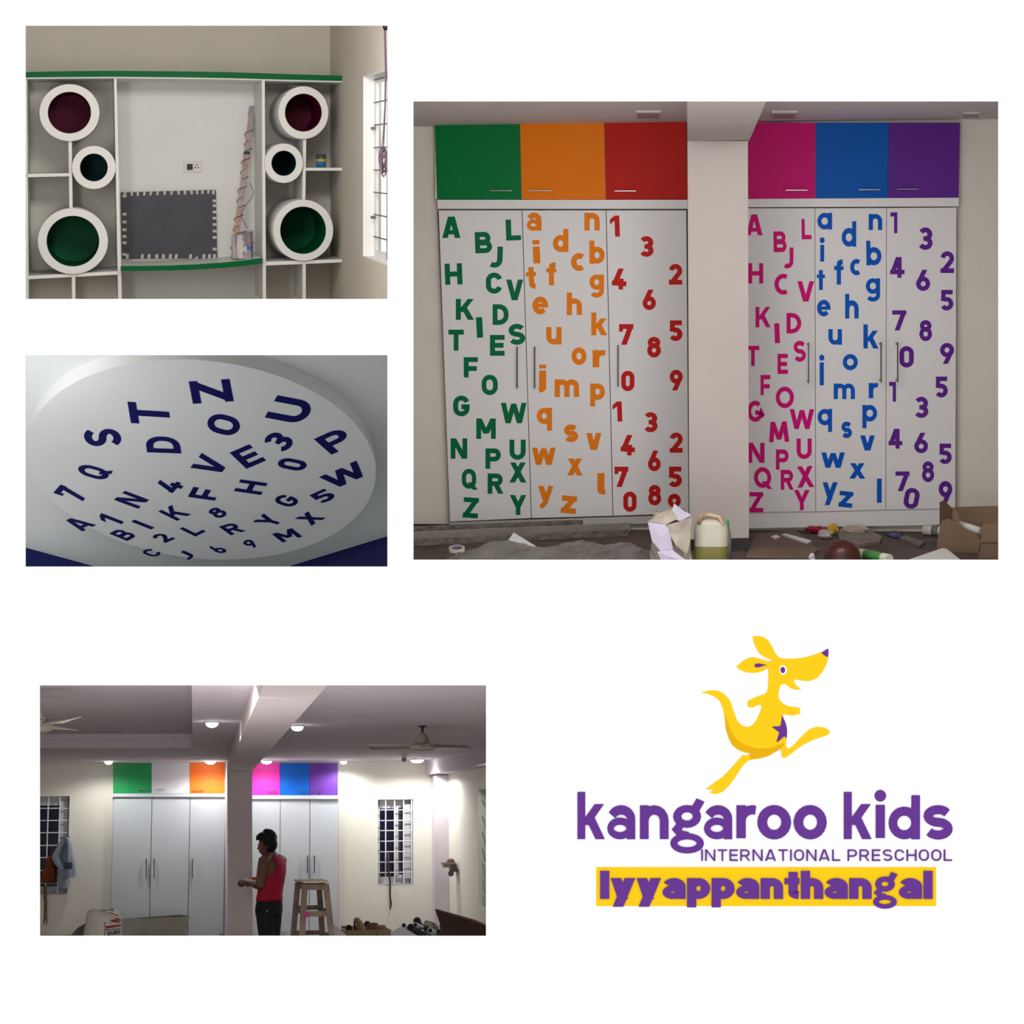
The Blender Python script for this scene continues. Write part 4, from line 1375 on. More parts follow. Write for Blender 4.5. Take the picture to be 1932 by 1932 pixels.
t = thing('cardboard_box', 'cut-off cardboard carton in the right bottom corner behind the white sheet', 'box', r, fl(1880, 1085))
db2 = 11.6
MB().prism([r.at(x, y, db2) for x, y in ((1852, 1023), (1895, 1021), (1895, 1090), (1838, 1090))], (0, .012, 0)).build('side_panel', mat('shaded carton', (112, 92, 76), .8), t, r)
MB().prism([r.at(x, y, db2 - .01) for x, y in ((1855, 988), (1895, 986), (1895, 1023), (1850, 1023))], (0, .012, 0)).build('flap', CARD, t, r)
WRAPP = mat('white film roll', (208, 206, 204), .4)
o = MB().tube([r.at(1806, 986, 12.05), r.at(1825, 996, 12.0), r.at(1850, 1002, 11.95)], [.018, .03, .024], 12).build('film_roll', WRAPP, None, r)
tag(o, 'white rolled film resting in the open cardboard box', 'film')
# white sheet in front
o = MB().prism([r.at(x, y, dd) for x, y, dd in ((1690, 1064, 11.25), (1778, 1034, 11.6), (1786, 1035, 11.6), (1822, 1064, 11.25))], (0, .004, -.012)).build('paper_sheet', mat('pale sheet', (206, 208, 204), .6), None, r)
tag(o, 'large pale sheet sloping at the front of the cluttered floor', 'sheet')

# ================================================================== ROOM 4: the night room
r = R4
D4 = 20.0
ZC4 = r.at(430, 1437, D4).z
ZF4 = -1.2
WALL4 = mat('pale cream wall paint', (222, 220, 208), 0.8, var=0.02, scale=1.5, bump=.03)
CEIL4 = mat('grey white ceiling paint', (206, 198, 206), 0.85, var=0.02, scale=1.5)
COLM4 = mat('grey mauve column paint', (216, 206, 206), 0.85, var=0.04, scale=2)
DOORW4 = mat('cool white laminate', (196, 203, 208), 0.4, var=0.01, scale=2)
FLOOR4 = mat('grey floor screed', (128, 122, 116), .8, var=.1, scale=3)
NIGHT = mat('night dark glass', (16, 18, 48), .12, spec=.5)
GRID4 = mat('white grille paint', (214, 214, 220), .5)
xl4 = r.at(40, 1600, D4).x
PA, PB = (2.389, 20.0), (2.604, 16.98)
slope = (PB[0] - PA[0]) / (PA[1] - PB[1])
xbm = lambda d: PA[0] + slope * (D4 - d)
xrw = lambda d: r.at(838, 1600, D4).x + slope * (D4 - d)
pd = lambda x, z: r.dpage(x, z)
# back wall with two window openings
w1 = [r.at(50, 1687, D4), r.at(131.5, 1502, D4)]
w2 = [r.at(713, 1667.5, D4), r.at(779.5, 1508, D4)]
mb = MB()
WD = .16
zt4 = ZC4 + .3
for x0, x1, z0, z1 in ((xl4 - .1, w1[0].x, ZF4, zt4), (w1[0].x, w1[1].x, ZF4, w1[0].z), (w1[0].x, w1[1].x, w1[1].z, zt4), (w1[1].x, w2[0].x, ZF4, zt4),
                       (w2[0].x, w2[1].x, ZF4, w2[0].z), (w2[0].x, w2[1].x, w2[1].z, zt4), (w2[1].x, xrw(D4) + .2, ZF4, zt4)):
    mb.box(x0, x1, D4, D4 + WD, z0, z1)
struct(mb, 'wall_back', WALL4, r)
P4 = lambda x, z: Vector((x, pd(x, z), z))
xr_near = xrw(10.4)
struct(MB().hexa([P4(xl4, ZF4), P4(xl4 - .08, ZF4), P4(xl4 - .08, zt4), P4(xl4, zt4), (xl4, D4 + .1, ZF4), (xl4 - .08, D4 + .1, ZF4), (xl4 - .08, D4 + .1, zt4), (xl4, D4 + .1, zt4)]), 'wall_left', WALL4, r)
struct(MB().hexa([P4(xl4 - .1, ZF4), P4(xr_near + .2, ZF4), P4(xr_near + .2, ZF4 - .08), P4(xl4 - .1, ZF4 - .08),
                  (xl4 - .1, D4 + .1, ZF4), (xr_near + .2, D4 + .1, ZF4), (xr_near + .2, D4 + .1, ZF4 - .08), (xl4 - .1, D4 + .1, ZF4 - .08)]), 'floor', FLOOR4, r)
# right wall, with a window opening near the viewer
za4, zb4 = -.58, .52
dwa, dwb = 18.35, 17.0
mb = MB()


def wp(d0, d1, z0, z1, off=0.0, th=.12):
    mb.hexa([(xrw(d0) + off, d0, z0), (xrw(d0) + off + th, d0, z0), (xrw(d0) + off + th, d0, z1), (xrw(d0) + off, d0, z1),
             (xrw(d1) + off, d1, z0), (xrw(d1) + off + th, d1, z0), (xrw(d1) + off + th, d1, z1), (xrw(d1) + off, d1, z1)])


dnear = pd(xr_near + .15, zt4) + .02
dnear = max(dnear, pd(xr_near + .15, ZF4) + .02)
wp(dwa, D4 + .1, ZF4, zt4)
wp(dwb, dwa, ZF4, za4)
wp(dwb, dwa, zb4, zt4)
wp(dnear, dwb, ZF4, zt4)
struct(mb, 'wall_right', WALL4, r)
zbm = r.at(850, 1462, D4).z
mb = MB()
d0 = dnear
mb.hexa([(xbm(d0), d0, zbm), (xrw(d0) + .02, d0, zbm), (xrw(d0) + .02, d0, ZC4), (xbm(d0), d0, ZC4), (xbm(D4), D4, zbm), (xrw(D4) + .02, D4, zbm), (xrw(D4) + .02, D4, ZC4), (xbm(D4), D4, ZC4)])
struct(mb, 'beam', CEIL4, r)
struct(MB().pxbox(r, [(821, 1862), (847, 1862), (847, 1462), (820, 1462)], D4 - .25, D4), 'trim_1', CEIL4, r)
# ceiling with the raised tray on the left
drec, xrec, hrec = 17.16, -.024, .12
C0 = lambda x, z: P4(x, z)
mb = MB()
mb.box(xl4 - .1, xr_near + .1, drec, D4 + .1, ZC4, ZC4 + .2)
mb.hexa([(xrec, pd(xrec, ZC4), ZC4), (xr_near + .1, pd(xr_near, ZC4), ZC4), (xr_near + .1, pd(xr_near + .1, ZC4 + .2), ZC4 + .2), (xrec, pd(xrec, ZC4 + .2), ZC4 + .2),
         (xrec, drec, ZC4), (xr_near + .1, drec, ZC4), (xr_near + .1, drec, ZC4 + .2), (xrec, drec, ZC4 + .2)])
mb.hexa([(xl4 - .1, pd(xl4, ZC4 + hrec), ZC4 + hrec), (xrec, pd(xrec, ZC4 + hrec), ZC4 + hrec), (xrec, pd(xrec, ZC4 + .2), ZC4 + .2), (xl4 - .1, pd(xl4 - .1, ZC4 + .2), ZC4 + .2),
         (xl4 - .1, drec, ZC4 + hrec), (xrec, drec, ZC4 + hrec), (xrec, drec, ZC4 + .2), (xl4 - .1, drec, ZC4 + .2)])
struct(mb, 'ceiling', CEIL4, r)
struct(MB().box(xl4, xrec - .005, drec - .05, drec, ZC4 + hrec - .05, ZC4 + hrec), 'trim_2', CEIL4, r)
struct(MB().box(xl4, r.at(425, 1437, D4).x, 18.4, D4, ZC4 - .012, ZC4), 'trim_3', CEIL4, r)
# column and the main beam
DC4 = 19.0
zbb = r.at(450, 1454, DC4).z
q = [r.at(x, y, DC4) for x, y in ((430, 1900), (476, 1900), (475.6, 1454), (429, 1454))]
q[0].z = q[1].z = ZF4
struct(MB().hexa(q + [Vector((v.x, D4, v.z)) for v in q]), 'column', COLM4, r)
fx = lambda x, y: r.at(x, y, zbb / r.at(x, y, 1).z)
bl0, br0, bl1, br1 = fx(429, 1454), fx(475.6, 1454), fx(497, 1294), fx(617, 1294)
ext = lambda a_, b_: b_ + (b_ - a_) * (pd(b_.x, b_.z) - b_.y) / (b_.y - a_.y)
bl1, br1 = ext(bl0, bl1), ext(br0, br1)
blb, brb = bl0 + (bl0 - bl1) * ((D4 - bl0.y) / (bl0.y - bl1.y)), br0 + (br0 - br1) * ((D4 - br0.y) / (br0.y - br1.y))
up_ = Vector((0, 0, ZC4 - zbb))
struct(MB().hexa([bl1, br1, br1 + up_, bl1 + up_, blb, brb, brb + up_, blb + up_]), 'beam', COLM4, r)

# ---------------- windows with white grilles against the night
def night_window(n, lo, hi, hbars, vbars, sash, lo_px):
    root = thing('window_%d' % n, '', '', r, (lo.x, D4, lo.z))
    del root['label'], root['category']
    root['kind'] = 'structure'
    FR = mat('grey white window frame', (188, 188, 192), .5)
    mb = MB()
    yb = D4 + .1
    mb.box(lo.x, hi.x, yb, yb + .04, hi.z - .09, hi.z)
    mb.box(lo.x, hi.x, yb, yb + .04, lo.z, lo.z + .07)
    mb.box(lo.x, lo.x + .03, yb, yb + .04, lo.z, hi.z)
    mb.box(hi.x - .03, hi.x, yb, yb + .04, lo.z, hi.z)
    mb.build('window_frame', FR, root, r)
    xm = lo.x + (hi.x - lo.x) * sash
    MB().box(lo.x + .01, xm, yb + .015, yb + .025, lo.z + .02, hi.z - .02).build('pane', NIGHT, root, r)
    s_ = MB()
    s_.box(xm, xm + .045, yb - .02, yb + .02, lo.z + .05, hi.z - .07)
    s_.box(hi.x - .10, hi.x - .02, yb - .03, yb + .01, lo.z + .05, hi.z - .05)
    s_.box(xm, hi.x, yb - .02, yb + .02, lo.z + .05, lo.z + .09)
    s_.build('sash', FR, root, r)
    MB().box(xm + .04, hi.x - .09, yb + .0, yb + .012, lo.z + .08, hi.z - .08).build('pane', mat('dim pane', (58, 56, 68), .2), root, r)
    for y in hbars:
        z = r.at((lo_px), y, D4).z
        MB().tube([(lo.x, D4 + .03, z), (hi.x, D4 + .03, z)], .0065, 6).build('grille_bar', GRID4, root, r)
    for x in vbars:
        xx = r.at(x, 1600, D4).x
        MB().box(xx - .006, xx + .006, D4 + .018, D4 + .03, lo.z, hi.z).build('grille_bar', GRID4, root, r)
    MB().box(lo.x - .0, hi.x + .0, D4 - .002, D4 + .1, lo.z - .012, lo.z).build('window_sill', FR, root, r)
    return root


night_window(2, w1[0], w1[1], (1525, 1548, 1571, 1595, 1618, 1642, 1666), (66, 88.5, 110.5), .80, 100)
night_window(3, w2[0], w2[1], (1528, 1548, 1567, 1587, 1607, 1626.5, 1646), (728, 745, 762, 777), .48, 745)
root = thing('window_4', '', '', r, (xrw(dwa), dwa, za4))
del root['label'], root['category']
root['kind'] = 'structure'
mb = MB()
mb.hexa([(xrw(dwb) + .08, dwb, za4), (xrw(dwb) + .1, dwb, za4), (xrw(dwb) + .1, dwb, zb4), (xrw(dwb) + .08, dwb, zb4), (xrw(dwa) + .08, dwa, za4), (xrw(dwa) + .1, dwa, za4), (xrw(dwa) + .1, dwa, zb4), (xrw(dwa) + .08, dwa, zb4)])
mb.build('pane', mat('dim pane', (58, 56, 68), .2), root, r)
for k in range(7):
    z = za4 + (zb4 - za4) * (k + .7) / 7.4
    MB().tube([(xrw(dwa) + .04, dwa, z), (xrw(dwb) + .04, dwb, z)], .0065, 6).build('grille_bar', GRID4, root, r)
for d in (18.0, 17.6, 17.3):
    MB().tube([(xrw(d) + .03, d, za4), (xrw(d) + .03, d, zb4)], .006, 6).build('grille_bar', GRID4, root, r)

# ---------------- wardrobes
LG4 = mat('bright green laminate', (10, 150, 78), .4)
LO4 = mat('bright orange laminate', (255, 122, 26), .4)
LP4 = mat('bright pink laminate', (244, 50, 178), .4)
LB4 = mat('bright blue laminate', (10, 98, 200), .4)
LV4 = mat('bright purple laminate', (104, 58, 158), .4)
DD4 = D4 - .012


def wardrobe4(lab, ed, yt0, yt1, xs_h, hy, top):
    t = thing('wardrobe', lab, 'wardrobe', r, Vector((r.at((ed[0] + ed[-1]) / 2, 1600, DD4).x, DD4, ZF4)))
    zt_ = r.at((ed[0] + ed[-1]) / 2, yt1, DD4).z
    xa_, xb_ = r.at(ed[0], 1600, DD4).x, r.at(ed[-1], 1600, DD4).x
    MB().box(xa_, xb_, DD4, D4 - .001, ZF4 + .05, zt_).build('carcass', GAP, t, r, label='dark gap between the doors')
    MB().box(xa_, xb_, DD4 - .006, D4 - .001, ZF4, ZF4 + .08).build('plinth', DOORW4, t, r)
    MB().pxbox(r, (ed[0], top[0], ed[-1], top[1]), DD4 - .05, D4 - .001).build('top_rail', DOORW4, t, r)
    for a_, b_ in zip(ed, ed[1:]):
        x0, x1 = r.at(a_, 1600, DD4).x, r.at(b_, 1600, DD4).x
        dd = MB().box(x0 + .003, x1 - .003, DD4 - .022, DD4, ZF4 + .09, zt_).build('door', DOORW4, t, r)
        for hx in xs_h:
            if a_ < hx < b_:
                hbar(r, hy[0], hy[1], 0, DD4 - .022, .005, dd, STEELD, .03, True, hx)
    return t


tl4 = wardrobe4('plain white three-door wardrobe left of the column, below green, white and orange lofts', (212, 285, 357, 424), 1504, 1505, (276, 291, 363), (1620, 1657), (1497, 1503.5))
MB().pxbox(r, [(424.3, 1870), (428.5, 1870), (428.5, 1438), (424.3, 1438)], DD4 - .05, D4 - .001).build('side_panel', DOORW4, tl4, r)
wardrobe4('plain white wardrobe behind the man, below pink, blue and purple lofts', (462, 528, 584, 638.5), 1508, 1508.5, (580, 593), (1614, 1647), (1500.5, 1507.5))
DW4M = mat('white loft laminate', (214, 216, 220), .4)
loft(r, 'loft cabinet with green, white and orange doors under the bright lamps', [(213, 286, LG4, 'green', 213, 286), (286, 358, DW4M, 'white', 286, 358), (358, 424.5, LO4, 'orange', 358, 424.5)], 1437.5, 1496.5, DD4 - .022, D4 - .001, [(259, 279, 1489), (293, 312, 1490), (364, 384, 1490)])
loft(r, 'loft cabinet with pink, blue and purple doors above the man', [(468, 528, LP4, 'pink', 468, 528), (528, 584, LB4, 'blue', 528, 584), (584, 638, LV4, 'purple', 584, 638)], 1439.5, 1500, DD4 - .022, D4 - .001, [(505, 522, 1492.5), (561, 578, 1493.5), (590, 607, 1493.5)])

# ---------------- lamps
GLOW = mat('lit lamp dome', (255, 255, 255), .4, emit=(1, .98, .98, 25.0))
RIM = mat('lamp rim', (226, 226, 228), .4)


def downlight(x, y, rad, watts, lab, d=None):
    d = d or ZC4 / r.at(x, y, 1).z
    c_ = r.at(x, y, d)
    c_.z = ZC4
    t = thing('ceiling_light', lab, 'lamp', r, c_, None)
    MB().lathe([(rad * 1.15, 0), (rad * 1.15, -.012), (rad * .95, -.014)], c_, n=20).build('rim', RIM, t, r)
    MB().lathe([(rad * .95, -.012), (rad * .9, -.026), (rad * .6, -.038), (.001, -.044)], c_, n=20).build('lamp_dome', GLOW, t, r, label='glowing dome')
    lamp('SPOT', 'ceiling_light_lamp', r, c_ + Vector((0, 0, -.06)), watts, .05, c_ + Vector((0, 0, -1)), (1, .985, .97), spot=165, blend=.5)
    return t


downlight(400, 1361, .045, 22, 'lit ceiling lamp left of the beam, above the orange loft door')
downlight(561, 1368, .045, 22, 'lit ceiling lamp just right of the beam')
downlight(397, 1432, .055, 20, 'lit ceiling lamp directly over the orange loft door', 19.62)
downlight(503, 1434, .055, 17, 'lit ceiling lamp directly over the pink loft door', 19.62)
downlight(648, 1436, .036, 15, 'small lit ceiling lamp at the right end of the purple loft', 19.75)
downlight(205, 1428, .040, 15, 'small lit ceiling lamp at the left end of the green loft', 19.55)
downlight(787, 1440, .07, 42, 'brightest lit ceiling lamp in the corner beside the dome camera', 19.5)
lamp('SPOT', 'side_lamp', r, (2.66, 17.3, .66), 16, .08, (2.8, 17.6, 0), (1, .99, .98), spot=150)

# dome camera
t = thing('dome_camera', 'small white dome camera hanging under the ceiling beside the bright corner lamp', 'camera', r, r.at(762, 1438, 18.3))
c_ = r.at(762.5, 1438, 18.3)
c_.z = ZC4
MB().lathe([(.03, 0), (.03, -.02), (.022, -.03), (.02, -.06)], c_, n=16).build('base', RIM, t, r)
MB().ball(c_ + Vector((0, 0, -.06)), .026, .026, .026, 14, 10).build('lens_ball', mat('grey ball', (150, 150, 165), .3), t, r)

# fans
FANM = mat('beige fan enamel', (158, 148, 132), .35)
FANB = mat('fan blade', (164, 158, 154), .45)


def fan(px_, ytop, zc, k, lab, angles, L=.36):
    d = zc / r.at(px_, ytop, 1).z
    c_ = r.at(px_, ytop, d)
    c_.z = zc
    t = thing('ceiling_fan', lab, 'fan', r, c_)
    s_ = k
    MB().lathe([(.028 * s_, 0), (.028 * s_, -.006 * s_), (.012 * s_, -.012 * s_)], c_, n=16).build('ceiling_plate', STEELD, t, r)
    MB().tube([c_, c_ + Vector((0, 0, -.07 * s_))], .008 * s_, 10).build('rod', STEELD, t, r)
    MB().lathe([(.012 * s_, -.045 * s_), (.026 * s_, -.055 * s_), (.036 * s_, -.078 * s_), (.044 * s_, -.1 * s_), (.055 * s_, -.112 * s_)], c_, n=24).build('canopy', FANM, t, r)
    MB().lathe([(.05 * s_, -.112 * s_), (.072 * s_, -.118 * s_), (.082 * s_, -.132 * s_), (.078 * s_, -.146 * s_), (.055 * s_, -.156 * s_), (.001, -.158 * s_)], c_, n=28).build('motor_housing', FANM, t, r)
    hb = c_ + Vector((0, 0, -.126 * s_))
    for a_ in angles:
        a_ = math.radians(a_)
        u_ = Vector((math.cos(a_), math.sin(a_), 0))
        v_ = Vector((-math.sin(a_), math.cos(a_), 0))
        mb = MB()
        loops = []
        for i in range(9):
            f_ = i / 8
            rr = (.075 + L * f_) * s_
            w_ = (.022 + .035 * min(1, f_ * 2.2) - .02 * max(0, f_ - .85) / .15) * s_
            tw = Vector((0, 0, .012 * s_))
            loops.append([hb + u_ * rr - v_ * w_ - tw, hb + u_ * rr + v_ * w_ + tw])
        mb.add([p for l in loops for p in l], [(2 * i, 2 * i + 1, 2 * i + 3, 2 * i + 2) for i in range(8)], True)
        mb.build('blade', FANB, t, r, solid=.004)
    return t


fan(797, 1369, ZC4, 1.18, 'beige bell-shaped ceiling fan right of the beam', (25, 160, 275), .27)
fan(60, 1299, ZC4 + hrec, 1.75, 'ceiling fan cut by the left edge, inside the ceiling tray', (65, 185, 305), .2)

# ---------------- the man
def at4(x, y, d):
    return r.at(x, y, d)


SKIN = mat('brown skin', (120, 84, 68), .55)
HAIR = mat('black hair', (17, 17, 26), .5, bump=.6, scale=60)
TANK = mat('red vest cloth', (178, 26, 60), .75, var=.08, scale=9)
PANT = mat('dark denim', (34, 33, 40), .8, var=.15, scale=12)
Wd = (at4(530, 1624, 18.12) - at4(498, 1626, 17.86))
Wd.z = 0
Wd.normalize()                                  # towards his right shoulder
Fd = Vector((-Wd.y, Wd.x, 0))                   # the way he faces (left and away)
if Fd.x > 0:
    Fd = -Fd


def tloft(mb, levels, n=28, a0=None, a1=None, grow=0.0, cap=True):
    """levels: (centre, half width, half depth)"""
    vs = []
    for i, (c_, w_, d_) in enumerate(levels):
        lo, hi = (0, 2 * math.pi) if a0 is None else (a0[i], a1[i])
        for k in range(n):
            a_ = lo + (hi - lo) * k / (n if a0 is None else n - 1)
            vs.append(c_ + Wd * math.cos(a_) * (w_ + grow) + Fd * math.sin(a_) * (d_ + grow))
    m_ = len(levels)
    wrap = a0 is None
    mb.add(vs, [(i * n + k, i * n + (k + 1) % n, (i + 1) * n + (k + 1) % n, (i + 1) * n + k) for i in range(m_ - 1) for k in range(n if wrap else n - 1)], True)
    if cap and wrap:
        mb.add(vs[:n], [tuple(range(n))])
        mb.add(vs[-n:], [tuple(range(n))])
    return mb


man = thing('person', 'man in a red vest and dark trousers seen from behind, looking down at his hands', 'person', r, Vector((at4(508, 1700, 18).x, 18.0, ZF4)))
TOR = [(at4(513, 1611, 18.0), .05, .05), (at4(513.5, 1616, 18.0), .11, .065), (at4(514, 1623, 18.0), .15, .08), (at4(514, 1632, 17.99), .155, .095), (at4(513, 1648, 17.98), .148, .103),
       (at4(511, 1668, 17.98), .13, .098), (at4(509.5, 1684, 17.98), .122, .092), (at4(508.5, 1698, 17.98), .128, .095), (at4(507.5, 1712, 17.99), .135, .1), (at4(507, 1722, 18.0), .12, .09)]
body = MB()
tloft(body, TOR)
body.tube([at4(512, 1622, 18.0), at4(510.5, 1611, 17.99), at4(507, 1601, 17.98)], [.058, .046, .046], 14)
hc4 = at4(503.5, 1589, 17.97)
body.ball(hc4, .074, .082, .092, 20, 14)
body.ball(at4(499.5, 1603, 17.985) , .05, .055, .052, 14, 10)
body.ball(at4(497, 1610.5, 18.0), .024, .026, .022, 10, 8)
fdn = (Fd * .9 + Vector((0, 0, -.35))).normalized()
nose = hc4 + fdn * .083 + Vector((0, 0, -.022))
body.tube([nose + Vector((0, 0, .03)), nose + fdn * .014 + Vector((0, 0, -.004)), nose + Vector((0, 0, -.014))], [.008, .014, .009], 8)
body.tube([nose + Vector((0, 0, -.034)) - fdn * .008 - Wd * .02, nose + Vector((0, 0, -.034)) + fdn * .0, nose + Vector((0, 0, -.034)) - fdn * .008 + Wd * .02], [.006, .009, .006], 8)
for s_ in (-1, 1):
    body.ball(hc4 + Wd * .074 * s_ + Vector((0, 0, -.014)) - Fd * .006, .014, .022, .03, 10, 8)
    body.ball(hc4 + Wd * .03 * s_ + fdn * .073 + Vector((0, 0, .0)), .014, .014, .01, 8, 6)
body.tube([at4(510.5, 1607, 17.99), at4(518, 1615, 18.03), at4(527, 1621, 18.09)], [.036, .04, .04], 12)
body.tube([at4(510.5, 1607, 17.99), at4(506, 1615, 17.95), at4(500, 1621, 17.9)], [.036, .04, .04], 12)
# arms: near (left) and far (right)
shL, elL, wrL = at4(498.5, 1625, 17.88), at4(490, 1670, 17.80), at4(474, 1666, 18.02)
shR, elR, wrR = at4(529.5, 1624, 18.1), at4(524, 1664, 18.34), at4(484, 1661, 18.34)
body.tube([at4(506, 1620, 17.94), shL, shL.lerp(elL, .3), shL.lerp(elL, .65), elL, elL.lerp(wrL, .3), elL.lerp(wrL, .7), wrL], [.05, .058, .054, .046, .041, .043, .034, .027], 16)
body.tube([at4(522, 1620, 18.06), shR, shR.lerp(elR, .35), shR.lerp(elR, .65), elR, elR.lerp(wrR, .3), elR.lerp(wrR, .7), wrR], [.05, .058, .052, .045, .041, .042, .033, .027], 16)


def hand(w_, dirv, upv, side, s_=1.0):
    d_, u_ = dirv.normalized(), upv.normalized()
    v_ = d_.cross(u_).normalized() * side
    pc = w_ + d_ * .045 * s_
    body.ball(w_ + d_ * .01, .027, .027, .024, 10, 8)
    for k in range(4):
        off = v_ * (k - 1.5) * .018 * s_
        body.tube([w_ + d_ * .012 + off * .6, pc + d_ * .03 * s_ + off], .0145 * s_, 8)
        Lk = (.055, .062, .058, .046)[k] * s_
        b_ = pc + d_ * .035 * s_ + off
        m1 = b_ + d_ * Lk * (.46 - .03 * k) - u_ * Lk * (.16 + .04 * k)
        m2 = m1 + d_ * Lk * .16 - u_ * Lk * .42
        m3 = m2 - u_ * Lk * .26 - d_ * Lk * .2
        body.tube([b_, m1, m2, m3], [.0095 * s_, .009 * s_, .0082 * s_, .007 * s_], 8)
    tb = w_ + d_ * .022 * s_ - v_ * .026 * s_
    body.tube([tb, tb + d_ * .03 * s_ - v_ * .016 * s_ - u_ * .008, tb + d_ * .055 * s_ - v_ * .006 * s_ - u_ * .022], [.012 * s_, .0105 * s_, .0085 * s_], 8)


hand(wrL, at4(462, 1661, 18.1) - wrL, Vector((0, -.3, 1)), 1, 1.3)
hand(wrR, at4(466, 1658, 18.22) - wrR, Vector((0, -.2, 1)), -1, 1.3)
# legs and feet (mostly below the opening)
hL, hR = at4(500.5, 1716, 17.94), at4(514.5, 1716, 18.05)
kL, kR = at4(502.5, 1776, 17.93), at4(513.5, 1776, 18.06)
aL, aR = Vector((at4(504, 1826, 17.95).x, 17.96, ZF4 + .075)), Vector((at4(513.5, 1826, 18.08).x, 18.09, ZF4 + .075))
for h_, k_, a_ in ((hL, kL, aL), (hR, kR, aR)):
    body.tube([h_, h_.lerp(k_, .5), k_, k_.lerp(a_, .35), a_, a_ + Vector((0, 0, -.055))], [.075, .065, .05, .05, .034, .034], 14)
    f0 = a_ + Vector((0, 0, -.05))
    body.tube([f0 - Fd * .03, f0 + Fd * .06, f0 + Fd * .13, f0 + Fd * .165], [.028, .028, .026, .016], 12)
bo = body.build('body', SKIN, man, r)
md = bo.modifiers.new('remesh', 'REMESH')
md.mode = 'VOXEL'
md.voxel_size = .006
md.use_smooth_shade = True
md = bo.modifiers.new('smooth', 'SMOOTH')
md.iterations = 3
md.factor = .5
# hair
rnd = random.Random(5)
hr = MB()
hr.ball(hc4 + Vector((0, 0, .022)) - Fd * .014, .082, .088, .085, 22, 16)
hr.ball(hc4 + Fd * .034 + Vector((0, 0, .052)), .062, .05, .044, 18, 12)
hr.ball(hc4 - Fd * .032 + Vector((0, 0, -.018)), .072, .064, .078, 18, 12)
for k in range(46):
    a_ = rnd.uniform(0, 2 * math.pi)
    e_ = rnd.uniform(.25, 1.4)
    q = Vector((math.cos(a_) * math.cos(e_) * .080, math.sin(a_) * math.cos(e_) * .086, math.sin(e_) * .085))
    c_ = hc4 + Vector((0, 0, .022)) - Fd * .014 + q
    hr.tube([c_ - q * .2, c_ + q * .05, c_ + q * .14 + Fd * .02 + Vector((0, 0, rnd.uniform(-.004, .01)))], [.016, .012, .004], 6)
for k in range(9):
    o_ = Wd * (k - 4) * .014
    c_ = hc4 + Fd * .056 + Vector((0, 0, .048)) + o_
    hr.tube([c_ - Fd * .03, c_ + Fd * .014 + Vector((0, 0, .006)), c_ + Fd * rnd.uniform(.016, .028) + Vector((0, 0, rnd.uniform(-.04, -.012)))], [.02, .014, .006], 6)
for s_ in (-1, 1):
    hr.ball(hc4 + Wd * .066 * s_ - Fd * .012 + Vector((0, 0, .012)), .018, .045, .05, 10, 8)
ho = hr.build('hair', HAIR, man, r)
md = ho.modifiers.new('remesh', 'REMESH')
md.mode = 'VOXEL'
md.voxel_size = .006
md.use_smooth_shade = True
# vest: full round below the arms, only the back panel and straps above
tk = MB()
low = [(at4(512, 1665, 17.98), .133, .0995), (at4(511, 1668, 17.98), .131, .099), (at4(509.5, 1684, 17.98), .126, .095), (at4(508.5, 1692, 17.98), .13, .098), (at4(508, 1699.5, 17.98), .136, .102)]
hi_ = [(at4(513.6, 1613.5, 18.0), .085, .058), (at4(514, 1620, 18.0), .14, .076), (at4(514, 1626, 18.0), .155, .088), (at4(514, 1634, 17.99), .156, .098), (at4(513, 1648, 17.98), .149, .104), (at4(512.7, 1652, 17.98), .145, .1025), (at4(512.4, 1657, 17.98), .14, .101), (at4(512.2, 1661, 17.98), .136, .100)]
PI = math.pi
tloft(tk, hi_ + low, 44, [PI * 1.28, PI * 1.30, PI * 1.33, PI * 1.34, PI * 1.24, PI * 1.12, PI * .95, PI * .72] + [PI * .5] * 5, [PI * 1.80, PI * 1.82, PI * 1.83, PI * 1.86, PI * 1.92, PI * 1.96, PI * 2.05, PI * 2.28] + [PI * 2.5] * 5, grow=.009)
tloft(tk, hi_[1:] + low[:2], 20, [PI * .3, PI * .3, PI * .25, PI * .1, PI * .05] + [PI * .0] * 4, [PI * .7, PI * .7, PI * .75, PI * .9, PI * .95] + [PI * 1.0] * 4, grow=.008)
tk.build('vest', TANK, man, r, solid=.006, label='red vest')
# trousers
pn = MB()
tloft(pn, [(at4(508.3, 1695.5, 17.98), .132, .099), (at4(508, 1704, 17.98), .14, .105), (at4(507.3, 1716, 17.99), .145, .112), (at4(507, 1728, 18.0), .135, .105)], 28, grow=.006)
for h_, k_, a_ in ((hL, kL, aL), (hR, kR, aR)):
    pn.tube([h_ + Vector((0, 0, -.0)), h_.lerp(k_, .4), h_.lerp(k_, .75), k_, k_.lerp(a_, .5), a_ + Vector((0, 0, .0))], [.088, .082, .072, .066, .062, .058], 16)
po = pn.build('trousers', PANT, man, r, label='dark denim trousers')
md = po.modifiers.new('remesh', 'REMESH')
md.mode = 'VOXEL'
md.voxel_size = .008
md.use_smooth_shade = True
MB().pxbox(r, [(502, 1722.5), (507, 1718.5), (502.5, 1716), (501.5, 1716)], 17.80, 17.81).build('pocket_mark', mat('pale stitching', (120, 118, 116), .7), man, r, label='pale pocket mark')
# thing in his hands
o = MB().tube([at4(476, 1659, 18.17), at4(486, 1657.5, 18.17)], [.018, .022], 12).build('wire_connector', mat('orange plastic', (226, 92, 40), .5), None, r)
tag(o, 'small orange object held between the man\'s hands', 'tool')

